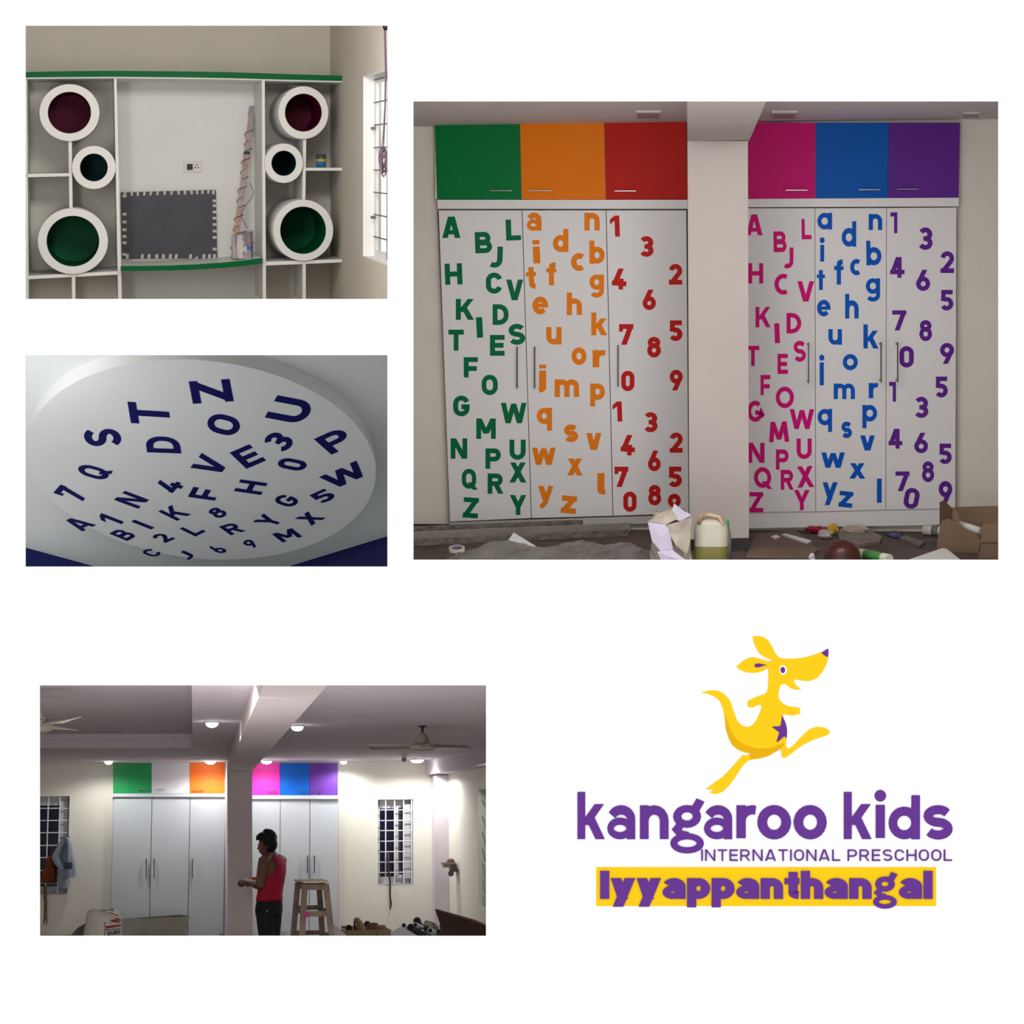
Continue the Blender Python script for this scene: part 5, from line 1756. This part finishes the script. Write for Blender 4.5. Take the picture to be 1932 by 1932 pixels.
# ---------------- stool
STW = mat('paint-spattered stool wood', (156, 134, 118), .7, rgb2=(116, 98, 86), scale=8)
STT = mat('worn pale stool top', (226, 214, 186), .7, rgb2=(200, 184, 154), scale=7)
PINKP = mat('pink paint smear', (196, 40, 120), .6)
st = thing('stool', 'tall paint-spattered wooden stool standing right of the man', 'stool', r, Vector((at4(590, 1700, 16.5).x, 16.6, ZF4)))
df, dbk = 16.2, 17.4
zs = at4(590, 1664, df).z
cor = [at4(572, 1666, df), at4(621, 1666, df), at4(608, 1663, dbk), at4(554.5, 1663, dbk)]
for c_ in cor:
    c_.z = zs
MB().hexa([c_ + Vector((0, 0, -.010)) for c_ in cor] + [c_ + Vector((0, 0, .006)) for c_ in cor]).build('seat', STT, st, r, bev=.003, label='worn pale seat')
zl = zs - .02
tops = [at4(575, 1670, df + .04), at4(615, 1670, df + .04), at4(601.5, 1670, dbk - .05), at4(562, 1670, dbk - .05)]
bots = [at4(570, 1764, df - .03), at4(625.5, 1764, df - .03), at4(608, 1762, dbk), at4(553.5, 1762, dbk)]
legs = []
for a_, b_ in zip(tops, bots):
    a_.z = zl
    k_ = (ZF4 - a_.z) / (b_.z - a_.z)
    e_ = a_ + (b_ - a_) * k_
    legs.append((a_, e_))
    w_ = .024
    MB().hexa([a_ + Vector((x * w_, y * w_, 0)) for x, y in ((-1, -1), (1, -1), (1, 1), (-1, 1))] + [e_ + Vector((x * w_, y * w_, 0)) for x, y in ((-1, -1), (1, -1), (1, 1), (-1, 1))]).build('leg', STW, st, r)


def rail(i, j, y, hh=.02, name='stretcher', m=STW):
    A_, B_ = [l[0] + (l[1] - l[0]) * ((at4(590, y, l[0].y).z - l[0].z) / (l[1].z - l[0].z)) for l in (legs[i], legs[j])]
    dr = (B_ - A_) / 2
    sd = dr.cross(Vector((0, 0, 1))).normalized() * .01
    return MB().obox((A_ + B_) / 2, dr, sd, Vector((0, 0, hh))).build(name, m, st, r)


for i, j in ((0, 1), (1, 2), (2, 3), (3, 0)):
    A_, B_ = legs[i][0], legs[j][0]
    dr = (B_ - A_) / 2
    MB().obox((A_ + B_) / 2 + Vector((0, 0, -.022)), dr, dr.cross(Vector((0, 0, 1))).normalized() * .009, Vector((0, 0, .024))).build('apron', STW, st, r)
rail(2, 3, 1712.5)
rail(0, 1, 1724, .022)
rail(0, 3, 1718)
rail(1, 2, 1718)
rail(0, 1, 1790)
rail(2, 3, 1760)
rail(0, 3, 1762)
rail(1, 2, 1764)
MB().pxbox(r, [(574, 1741), (577.5, 1734), (583, 1722), (574.5, 1722)], df - .03, df - .025).build('paint_smear', PINKP, st, r, label='pink paint smear')

# ---------------- hanging clothes by the left window
def drape(levels, d, th, m, name, parent=None, n=30, folds=5, amp=.18, seed=1):
    rnd = random.Random(seed)
    ph = [rnd.uniform(0, 6) for _ in range(4)]
    mb = MB()
    vs = []
    for i, (y, x0, x1) in enumerate(levels):
        cx_, hw = (x0 + x1) / 2, (x1 - x0) / 2
        for k in range(n):
            a_ = 2 * math.pi * k / n
            f_ = 1 + amp * math.sin(a_ * folds + ph[0] + i * .35) + amp * .5 * math.sin(a_ * (folds * 2 + 1) + ph[1] - i * .5)
            p_ = r.at(cx_ + hw * math.cos(a_), y, d)
            p_.y = d + th * math.sin(a_) * f_ + .25 * th * math.sin(i * .9 + a_ * 2 + ph[2])
            vs.append(p_)
    mm = len(levels)
    mb.add(vs, [(i * n + k, i * n + (k + 1) % n, (i + 1) * n + (k + 1) % n, (i + 1) * n + k) for i in range(mm - 1) for k in range(n)], True)
    mb.add(vs[:n], [tuple(range(n))])
    mb.add(vs[-n:], [tuple(range(n))])
    return mb.build(name, m, parent, r)


SHIRT = mat('grey blue shirt cloth', (138, 150, 168), .85, var=.06, scale=14)
SHIRTD = mat('dark collar and cuff shade', (58, 66, 80), .85)
t = thing('hanging_shirt', 'grey-blue shirt hanging from the corner of the left window', 'shirt', r, r.at(122, 1677, D4 - .1))
drape([(1579, 121, 127), (1584, 116, 131), (1592, 111, 135), (1604, 107, 137), (1616, 103, 139), (1624, 104, 141), (1634, 107, 142.5), (1642, 109, 143), (1650, 111, 143), (1655, 111, 141)], D4 - .1, .07, SHIRT, 'shirt_body', t, folds=6, seed=4)
drape([(1592, 113, 122), (1600, 106, 119), (1610, 100, 115), (1618, 97.5, 112), (1626, 101, 116), (1634, 106, 121), (1640, 112, 121)], D4 - .19, .035, SHIRT, 'sleeve', t, folds=4, seed=8)
drape([(1582, 124, 131), (1595, 126, 135), (1610, 126, 137), (1626, 125, 138), (1632, 126, 136)], D4 - .2, .035, SHIRT, 'sleeve', t, folds=4, seed=9)
drape([(1650, 110, 122), (1660, 111, 128), (1670, 110, 128), (1676, 114, 124)], D4 - .12, .05, SHIRT, 'shirt_tail', t, folds=4, seed=10)
drape([(1627, 122, 136), (1633, 121, 137), (1640, 124, 136)], D4 - .245, .012, SHIRTD, 'cuff_shadow', t, folds=3, seed=12).name = 'painted_cuff_shade'  # thin dark drape added as the shadow at the cuff
MB().tube([r.at(117, 1583, D4 - .12), r.at(123, 1580, D4 - .14), r.at(130, 1578, D4 - .08)], .008, 8).build('collar', SHIRTD, t, r, label='dark collar')
RUST = mat('rust orange cloth', (132, 58, 28), .8, rgb2=(80, 36, 24), scale=10)
o = drape([(1615, 90, 97), (1622, 87, 103), (1634, 86, 104), (1644, 80, 107), (1656, 77, 108), (1666, 78, 106)], D4 - .09, .06, RUST, 'hanging_bag', None, folds=4, seed=17)
tag(o, 'rust-orange cloth bag hanging on the left window grille behind the shirt', 'bag')
ROPE = mat('tan rope', (132, 96, 68), .8)
t = thing('hanging_rope', 'frayed tan rope ends dangling below the left window', 'rope', r, r.at(85, 1745, D4 - .04))
for k, (x0, x1, y1) in enumerate(((85, 83, 1744), (86, 85, 1738), (87, 88.5, 1744), (84, 89, 1700))):
    MB().tube([r.at(x0, 1672, D4 - .03), r.at(x0 - .5, 1695, D4 - .04), r.at((x0 + x1) / 2, 1715, D4 - .03), r.at(x1, y1, D4 - .03)], [.008, .009, .006, .005], 7).build('strand', ROPE, t, r)
o = MB().tube([r.at(x, y, D4 - .02) for x, y in ((733, 1607), (732.5, 1630), (734, 1650), (736.5, 1672), (736, 1690), (738, 1705), (736.5, 1715))], [.009, .011, .01, .008, .008, .009, .006], 8).build('hanging_strap', mat('dark strap', (58, 42, 46), .7), None, r)
tag(o, 'dark strap dangling from the grille of the window right of the wardrobe', 'strap')
# bracket with a cap on the right wall
BRK = mat('worn wood bracket', (150, 138, 124), .6)
CAPM = mat('brown cloth cap', (104, 84, 78), .85)
t = thing('wall_bracket', 'small worn bracket sticking out of the right wall under a brown cap', 'bracket', r, r.at(848, 1634, 19.3))
db_ = 19.3
MB().pxbox(r, (835, 1627.5, 861, 1631), db_ - .05, db_ + .1).build('arm', BRK, t, r)
MB().pxbox(r, (838, 1631, 852, 1637), db_ - .02, db_ + .1).build('stay', BRK, t, r)
MB().pxbox(r, (851, 1631, 862, 1645), db_ - .02, db_ + .12).build('plate', mat('dark bracket plate', (92, 80, 74), .6), t, r)
q = r.at(850.5, 1628, db_ + .02)
t = thing('cap', 'brown cap resting on the wall bracket', 'cap', r, q)
MB().lathe([(.042, 0), (.04, .02), (.03, .036), (.012, .043), (.001, .044)], q, n=18).build('crown', CAPM, t, r)
MB().lathe([(.04, .001), (.052, .001), (.052, .007), (.04, .008)], q + Vector((-.012, 0, 0)), n=18).build('brim', CAPM, t, r)
MB().ball(r.at(851, 1648, db_), .03, .02, .03, 12, 8).build('hanging_cloth', CAPM, t, r).name = 'flap'

# ---------------- clutter at the bottom
SACK = mat('white woven sack', (216, 212, 200), .6, var=.04, scale=30)
SACKR = mat('red sack print', (172, 40, 40), .5)
SACKB = mat('navy sack print', (30, 32, 78), .5)
ds, ts = 17.6, .16
t = thing('woven_sack', 'white woven sack printed with red stripes and navy letters, open at the top', 'sack', r, r.at(194, 1815, ds))
lev = [(1832, 158, 228), (1800, 155, 231), (1770, 156.5, 229.5), (1752, 159.5, 230), (1740, 162, 229.5), (1730, 162.5, 228), (1722, 165, 222), (1717, 170, 214)]
n = 40
vs = []
for i, (y, x0, x1) in enumerate(lev):
    for k in range(n):
        a_ = 2 * math.pi * k / n
        p_ = r.at((x0 + x1) / 2 + (x1 - x0) / 2 * math.cos(a_), y, ds)
        p_.y = ds + ts * math.sin(a_) * (1 - .3 * max(0, i - 5) / 2)
        p_.z += (.010 * math.sin(a_ * 2 + .4) + .008 * math.sin(a_ * 5)) * (i >= 6)
        vs.append(p_)
for v in vs[:n]:
    v.z = ZF4
mb = MB().add(vs, [(i * n + k, i * n + (k + 1) % n, (i + 1) * n + (k + 1) % n, (i + 1) * n + k) for i in range(len(lev) - 1) for k in range(n)], True)
mb.add(vs[:n], [tuple(range(n))])
mb.build('sack_body', SACK, t, r, solid=.006)


def onsack(x, y, off=.008):
    y_ = min(max(y, 1717), 1832)
    for (ya_, xa0, xa1), (yb_, xb0, xb1) in zip(lev, lev[1:]):
        if yb_ <= y_ <= ya_:
            f_ = (ya_ - y_) / (ya_ - yb_)
            x0, x1 = xa0 + (xb0 - xa0) * f_, xa1 + (xb1 - xa1) * f_
            break
    k_ = max(-1, min(1, (x - (x0 + x1) / 2) / ((x1 - x0) / 2)))
    d_ = ds - ts * math.sqrt(max(0, 1 - k_ * k_)) * (.8 if y_ < 1730 else 1) - off
    return r.at(x, y, d_)


def sprint(name, pts, m, lab, sub=5):
    # quad strip following the sack's curve: top edge and bottom edge point pairs
    mb = MB()
    (ax, ay), (bx, by), (cx_, cy_), (dx, dy) = pts
    mb.grid(lambda u, v: onsack((ax + (bx - ax) * u) * (1 - v) + (dx + (cx_ - dx) * u) * v, (ay + (by - ay) * u) * (1 - v) + (dy + (cy_ - dy) * u) * v), 8, 3)
    mb.build(name, m, t, r, label=lab)


sprint('printed_stripe', [(203, 1726), (222, 1725), (228.5, 1738), (222, 1737)], SACKR, 'red stripe')
sprint('printed_stripe', [(210, 1735.5), (217, 1735), (229, 1741), (208.5, 1739)], SACKR, 'red stripe')
sprint('printed_stripe', [(199.5, 1747.5), (229, 1744), (229, 1747), (199.5, 1752.5)], SACKR, 'red stripe')
sprint('printed_stripe', [(205, 1722), (213, 1722.5), (222, 1728), (207, 1724)], SACKR, 'red stripe')
sprint('printed_line', [(198.5, 1754.5), (226, 1752), (226, 1753), (198.5, 1755.7)], SACKB, 'navy line')
for ya_ in (1740, 1746, 1752.5, 1758, 1763):
    sprint('seam_stitch', [(197, ya_), (199, ya_), (198.6, ya_ + 3.4), (196.6, ya_ + 3.4)], SACKB, 'navy stitch')
for ch, x0, x1, sl in (('S', 201.5, 208, 0), ('U', 208.8, 214.5, 1), ('R', 215.3, 221, 1.6), ('Y', 221.5, 227, 2.2)):
    mb = MB()
    put_glyph(mb, ch, .2, 0, lambda u, v, k, x0=x0, x1=x1, sl=sl: onsack(x0 + (x1 - x0) * u + v * 1.2, 1765 - sl - 7.5 * v, .010 - .004 * k))
    mb.build('letter', SACKB, t, r, label='navy capital letter ' + ch)
# plywood sheet leaning at the wardrobe
PLY = mat('dull film-covered plywood', (112, 106, 90), .45, rgb2=(84, 80, 68), scale=3)
A4 = [r.at(222, 1735, 19.2), r.at(340, 1727, 19.2), r.at(357, 1729, 19.2), r.at(340, 1790, 18.9)]
lo1, lo2 = r.at(336, 1800, 18.6), r.at(222, 1800, 18.6)
lo1.z = lo2.z = ZF4
o = MB().prism([A4[0], A4[1], A4[2], lo1, lo2], (0, -.03, .006)).build('plywood_sheet', PLY, None, r)
tag(o, 'dull brown plywood sheet leaning against the plain left wardrobe', 'board')
GRN = mat('dark grey slab', (92, 90, 88), .5, var=.1)
q = [r.at(60, 1765, 18.4), r.at(134, 1764, 18.4), r.at(147, 1750, 18.4), r.at(163, 1741, 18.4), r.at(163, 1800, 18.4), r.at(60, 1800, 18.4)]
q[-1].z = q[-2].z = ZF4
o = MB().prism(q, (0, .04, 0)).build('stone_slab', GRN, None, r)
tag(o, 'dark grey slab standing behind the woven sack', 'slab')
WSH = mat('grey floor sheet', (168, 168, 160), .7)


def upright(pts, d, name, m, lab, cat, th=.02, lean=0.0):
    """a panel standing on the floor whose visible outline is pts (bottom is carried down to the floor)"""
    P = [r.at(x, y, d) for x, y in pts]
    P[0].z = P[-1].z = ZF4
    o_ = MB().prism(P, (0, th, 0)).build(name, m, None, r)
    return tag(o_, lab, cat)


upright([(628, 1800), (624, 1748), (630, 1744), (652, 1763), (654, 1800)], 17.4, 'paper_board', mat('white board sheet', (240, 244, 246), .6), 'white board corner standing between the stool and the carton', 'board')
upright([(520, 1800), (523, 1758), (544, 1756), (550, 1800)], 18.6, 'paper_board', mat('white board sheet', (240, 244, 246), .6), 'white board corner standing right behind the man\'s legs', 'board')
o = MB().tube([r.at(523, 1766, 18.5), r.at(527, 1760, 18.5), r.at(526, 1757, 18.5)], .005, 6).build('pink_strip', PINKP, None, r)
tag(o, 'thin pink strip leaning on the white board behind the man', 'strip')
upright([(412, 1800), (414, 1764), (417, 1760), (424, 1764), (490, 1768), (492, 1800)], 17.8, 'debris_sheet', mat('pale rubble sheet', (150, 138, 122), .8), 'pale sheet edge showing at the foot of the column', 'sheet')
# carton with odds and ends
CRT = mat('brown carton', (142, 124, 96), .8, var=.06)
t = thing('cardboard_box', 'open brown carton full of odds and ends under the right window', 'box', r, Vector((r.at(695, 1700, 18.5).x, 18.5, ZF4)))
c0, c1 = r.at(652, 1758, 18.2), r.at(738, 1754, 18.2)
zt_ = c1.z
mb = MB().box(c0.x, c1.x, 18.2, 18.212, ZF4, zt_)
mb.build('front_panel', CRT, t, r)
MB().box(c0.x, c1.x, 18.75, 18.76, ZF4, zt_ + .02).build('back_panel', CRT, t, r)
MB().box(c0.x, c0.x + .01, 18.21, 18.75, ZF4, zt_).build('side_panel', CRT, t, r)
MB().box(c1.x - .01, c1.x, 18.21, 18.75, ZF4, zt_).build('side_panel', CRT, t, r)
MB().box(c0.x + .01, c1.x - .01, 18.21, 18.75, ZF4, zt_ - .12).build('packing_layer', CRT, t, r)
MB().pxbox(r, (711, 1757, 712.5, 1775), 18.195, 18.2).build('seam', CARDD, t, r, label='dark seam')


def blob(levels, d, th, name, m, lab, cat, seed=1, folds=3, amp=.1):
    return tag(drape(levels, d, th, m, name, None, 22, folds, amp, seed), lab, cat)


blob([(1731, 671, 676), (1736, 669, 682), (1744, 672, 687), (1754, 676, 691), (1764, 680, 692)], 18.35, .05, 'tan_pouch', mat('tan canvas', (150, 132, 104), .8), 'tan canvas pouch tilted in the carton', 'pouch', 31)
blob([(1733, 668, 671), (1742, 667, 671), (1754, 668, 674), (1762, 669, 676)], 18.45, .04, 'brown_strap', mat('brown strap', (70, 56, 46), .7), 'dark brown strap edge beside the tan pouch', 'strap', 32)
blob([(1745, 655, 661), (1749, 652.5, 664), (1755, 653, 664), (1762, 654, 662)], 18.4, .05, 'dark_bundle', mat('black cloth', (34, 30, 30), .8), 'dark bundle at the left corner of the carton', 'bundle', 33)
blob([(1738, 689, 696), (1742, 687, 700), (1748, 687, 698)], 18.6, .05, 'dark_bundle', mat('dark brown cloth', (62, 46, 42), .8), 'dark brown roll behind the tan pouch', 'bundle', 34)
blob([(1741, 698, 712), (1746, 692, 715), (1753, 690, 716), (1760, 690, 716)], 18.5, .08, 'leather_case', mat('brown leather', (104, 82, 68), .6), 'brown leather case in the middle of the carton', 'case', 35)
blob([(1745, 718, 725), (1750, 715, 730), (1758, 714, 733)], 18.55, .06, 'rag', mat('dusty pink rag', (156, 122, 106), .85), 'dusty pink rag at the right end of the carton', 'rag', 36)
# pipe fittings heap and white panels
PVCD = mat('dark grey pipe', (70, 74, 84), .45)
PVCW = mat('white pipe', (212, 214, 216), .4)
HOLE = mat('dark pipe mouth', (20, 20, 24), .7)
t = thing('cardboard_box', 'low carton under the heap of pipe pieces in the right corner', 'box', r, Vector((r.at(800, 1700, 18.4).x, 18.3, ZF4)))
c0, c1 = r.at(766, 1775, 18.0), r.at(858, 1775, 18.0)
MB().box(c0.x, c1.x, 18.0, 18.7, ZF4, c0.z).build('body', CRT, t, r)
MB().pxbox(r, (811, 1768, 813, 1800), 17.995, 18.0).build('seam', CARDD, t, r, label='dark seam')
upright([(728, 1800), (738, 1759), (754, 1749), (762, 1750), (792, 1768), (794, 1800)], 17.5, 'white_panel', mat('white panel offcut', (206, 208, 206), .55), 'white panel offcut sloping in front of the pipe heap', 'panel', .03)


def pipe(x0, y0, x1, y1, d0, d1, rad, m, lab, grp='pipe pieces in the corner heap'):
    a_, b_ = r.at(x0, y0, d0), r.at(x1, y1, d1)
    t_ = thing('pipe_piece', lab, 'pipe', r, (a_ + b_) / 2, grp)
    MB().tube([a_, b_], rad, 16).build('barrel', m, t_, r)
    dr = (b_ - a_).normalized()
    MB().tube([a_ - dr * .004, a_ + dr * .012], [rad * 1.12, rad * 1.12], 16).build('socket_rim', m, t_, r)
    MB().tube([a_ - dr * .006, a_ - dr * .003], rad * .8, 16).build('mouth', HOLE, t_, r, label='dark mouth')


pipe(762, 1746, 766, 1754, 18.1, 18.5, .022, PVCW, 'small white pipe ring at the left of the pipe heap')
pipe(787, 1738, 792, 1747, 18.2, 18.6, .034, PVCD, 'dark grey pipe piece topmost in the heap')
pipe(775, 1750, 798, 1764, 17.9, 18.2, .032, PVCD, 'long dark grey pipe piece lying across the heap front')
pipe(784, 1745, 795, 1750, 17.95, 18.1, .022, PVCW, 'white pipe piece beside the topmost dark one')
pipe(804, 1752, 812, 1760, 18.0, 18.3, .026, PVCD, 'dark pipe piece in the middle of the heap')
pipe(812, 1756, 826, 1764, 17.9, 18.1, .026, PVCW, 'white pipe piece at the right of the heap')
pipe(828, 1758, 846, 1768, 17.95, 18.2, .022, PVCD, 'slim dark pipe piece at the right end of the heap')
blob([(1741, 803, 812), (1746, 801, 816), (1752, 801, 816), (1757, 804, 813)], 18.4, .05, 'stone_lump', mat('beige lump', (172, 160, 142), .8), 'beige lump lying on a grey plate at the back of the heap', 'lump', 41)
o = MB().prism([r.at(x, y, 18.62) for x, y in ((798, 1746), (803, 1736), (820, 1741), (828, 1750), (826, 1768), (800, 1768))], (0, .015, 0)).build('grey_plate', mat('grey plate', (124, 124, 128), .6), None, r)
tag(o, 'grey plate standing at the back of the pipe heap', 'plate')
# brown boards at the right
BRB = mat('dark brown board', (62, 40, 34), .6, var=.15, scale=5)
BRE = mat('brown board edge', (118, 84, 66), .6)
t = thing('wood_board', 'dark brown board leaning on the right wall above the pipe heap', 'board', r, Vector((r.at(880, 1760, 17.5).x, 17.5, ZF4)))
P = [r.at(x, y, 17.4) for x, y in ((821, 1716), (893, 1737), (930, 1752), (930, 1800), (868, 1800))]
P[3].z = P[4].z = ZF4
MB().prism(P, (0, .02, 0)).build('panel', BRB, t, r)
P = [r.at(x, y, 17.395) for x, y in ((819, 1715.5), (825, 1715), (897, 1735.5), (930, 1750), (930, 1753), (893, 1738.5))]
MB().prism(P, (0, .03, 0)).build('board_edge', BRE, t, r, label='lighter brown top edge')
upright([(862, 1800), (829, 1746), (833, 1744.5), (858, 1754), (874, 1766), (886, 1800)], 17.3, 'wood_board', BRB, 'small dark brown board in front of the large leaning one', 'board')

# ================================================================== THE SIGN ON THE WHITE BOARD
YEL = mat('yellow sign paint', (233, 190, 24), .6, spec=.03)
PUR = mat('purple sign paint', (95, 52, 134), .6, spec=.03)
WHT = mat('white sign paint', (250, 250, 250), .5)
B = BOARD
sg = thing('wall_sign', 'preschool sign on the white wall: yellow kangaroo above purple words and a yellow banner', 'sign', B, B.at(1445, 1712, PAGE))
KP = [(140, 705), (200, 690), (260, 680), (330, 685), (400, 720), (460, 785), (490, 860), (520, 950), (550, 1030), (600, 1078), (660, 1100), (720, 1080), (770, 1020), (810, 930), (835, 850), (800, 842), (760, 858), (735, 876), (700, 872), (668, 862), (663, 812), (700, 785), (780, 750), (860, 725), (890, 700), (900, 640), (905, 560), (905, 440), (885, 425), (840, 462), (760, 480), (660, 475), (590, 452), (538, 415), (600, 355), (660, 318), (740, 302), (820, 325), (880, 346), (930, 352), (972, 352), (930, 328), (860, 300), (800, 258), (760, 190), (735, 120), (725, 65), (790, 62), (850, 72), (910, 120), (950, 190), (980, 255), (1020, 300), (1060, 318), (1180, 322), (1320, 305), (1430, 275), (1515, 240), (1590, 230), (1585, 310), (1562, 390), (1520, 470), (1460, 540), (1380, 572), (1300, 572), (1230, 555), (1192, 556), (1195, 585), (1212, 612), (1240, 640), (1278, 664), (1220, 675), (1160, 655), (1110, 615), (1075, 605), (1040, 625), (1022, 680), (1018, 740), (1030, 790), (1070, 830), (1130, 862), (1200, 872), (1265, 880), (1258, 905), (1272, 940), (1200, 965), (1130, 960), (1062, 948), (1075, 990), (1100, 1050), (1118, 1120), (1116, 1190), (1106, 1260), (1102, 1320), (1135, 1352), (1190, 1310), (1250, 1240), (1310, 1180), (1380, 1120), (1460, 1095), (1540, 1105), (1590, 1130), (1605, 1160), (1580, 1190), (1480, 1220), (1390, 1255), (1300, 1300), (1200, 1370), (1120, 1435), (1080, 1450), (1055, 1435), (1055, 1380), (1045, 1345), (980, 1385), (900, 1430), (810, 1455), (730, 1465), (670, 1480), (620, 1530), (570, 1600), (520, 1680), (460, 1760), (390, 1830), (320, 1858), (265, 1858), (240, 1842), (310, 1808), (260, 1805), (200, 1812), (195, 1800), (280, 1740), (380, 1670), (470, 1580), (540, 1500), (610, 1420), (650, 1425), (705, 1412), (690, 1394), (620, 1382), (550, 1352), (490, 1300), (450, 1220), (420, 1120), (410, 1020), (402, 950), (385, 880), (350, 800), (290, 750), (220, 720)]
kz = lambda x, y: (1300 + x / 6.0357, 1190 + y / 6.0375)
dK = PAGE - .006


def plate(pts, d0, th, name, m, parent, lab=None, z=kz):
    return MB().prism([B.at(*z(x, y), d0) for x, y in pts], (0, th, 0)).build(name, m, parent, B, label=lab)


kg = plate(KP, dK, .0055, 'kangaroo_emblem', YEL, sg, 'yellow leaping kangaroo')
plate([(402, 950), (410, 1020), (420, 1120), (450, 1220), (490, 1300), (550, 1352), (620, 1382), (690, 1394), (705, 1412), (690, 1440), (710, 1462), (810, 1452), (900, 1427), (980, 1382), (1045, 1342), (1088, 1285), (1030, 1300), (960, 1328), (860, 1346), (760, 1342), (650, 1308), (560, 1258), (500, 1190), (458, 1100), (428, 1010)], dK - .001, .0009, 'belly_edge', mat('gold sign paint', (216, 164, 16), .6, spec=.03), kg, 'darker gold belly edge')
ell = lambda cx, cy, rx, ry, n=18: [(cx + rx * math.cos(2 * math.pi * k / n), cy + ry * math.sin(2 * math.pi * k / n)) for k in range(n)]
plate(ell(1072, 447, 42, 54), dK - .0015, .0014, 'eye', WHT, kg, 'white of the eye')
plate(ell(1068, 448, 27, 36), dK - .003, .0014, 'pupil', PUR, kg, 'purple pupil')
plate([(742, 398), (760, 376), (800, 372), (850, 384), (888, 390), (840, 402), (800, 416), (762, 418)], dK - .0015, .0014, 'ear_mark', PUR, kg, 'purple ear mark')
plate([(1508, 252), (1545, 228), (1585, 205), (1590, 250), (1582, 300), (1555, 292), (1530, 272)], dK - .0015, .0065, 'nose', PUR, kg, 'purple nose')
plate([(1058, 965), (1082, 1010), (1104, 1060), (1117, 1118), (1118, 1160), (1112, 1228), (1086, 1202), (1010, 1268), (996, 1262), (1028, 1160), (942, 1094), (1040, 1086), (1052, 1030)], dK - .0015, .0014, 'star', PUR, kg, 'purple star')
lz = lambda x, y: (1060 + x / 2.542, 1180 + y / 2.542)


def sign_glyph(ch, t_, style, x0, y0, x1, y1, d, parent, lab):
    (xa_, ya_), (xb_, yb_) = lz(x0, y0), lz(x1, y1)
    glyph_px(B, d, .005, ch, t_, style, xa_, ya_, xb_, yb_).build('letter', PUR, parent, B, label=lab)


for ch, x0, y0, x1, y1 in (('k', 75, 799, 206, 1025), ('a', 218, 863, 352, 1026), ('n', 375, 863, 512, 1025), ('&', 520, 830, 684, 1094), ('a', 682, 863, 817, 1026), ('r', 838, 863, 932, 1021), ('o', 938, 863, 1100, 1026), ('o', 1112, 863, 1271, 1026),
                           ('k', 1353, 799, 1486, 1025), ('i', 1500, 789, 1556, 1020), ('d', 1568, 815, 1718, 1026), ('s', 1736, 863, 1875, 1027)):
    sign_glyph(ch, .2 if ch != 's' else .19, 1 if ch in 'id' else 0, x0, y0, x1, y1, dK, sg, 'large purple letter ' + ch.replace('&', 'g'))


def line(txt, x0, x1, ycap, ybase, t_, gap, d, parent, what):
    gl = [glyph(c, t_ if c not in 'g&' else t_ * .8, 1 if c in 'ly' else 0) for c in txt]
    tot = sum(g_[2] - g_[1] for g_ in gl) + gap * (len(txt) - 1)
    k_ = (x1 - x0) / tot
    x = x0
    hh = ybase - ycap
    for c, g_ in zip(txt, gl):
        w_ = (g_[2] - g_[1]) * k_
        sign_glyph(c, t_ if c not in 'g&' else t_ * .8, 1 if c in 'ly' else 0, x, ybase - g_[4] * hh, x + w_, ybase - g_[3] * hh, d, parent, '%s letter %s' % (what, c.replace('&', 'g')))
        x += w_ + gap * k_


line('INTERNATIONAL', 669, 1336, 1075, 1130, .125, .2, dK, sg, 'small purple capital')
line('PRESCHOOL', 1371, 1872, 1075, 1130, .125, .2, dK, sg, 'small purple capital')
bn = MB().pxbox(B, (*lz(165, 1160), *lz(1795, 1346)), PAGE - .005, PAGE - .0005).build('banner', YEL, sg, B, label='yellow banner')
line('Iyyappanthan&al', 184, 1779, 1178, 1312, .27, .045, PAGE - .010, bn, 'heavy purple')
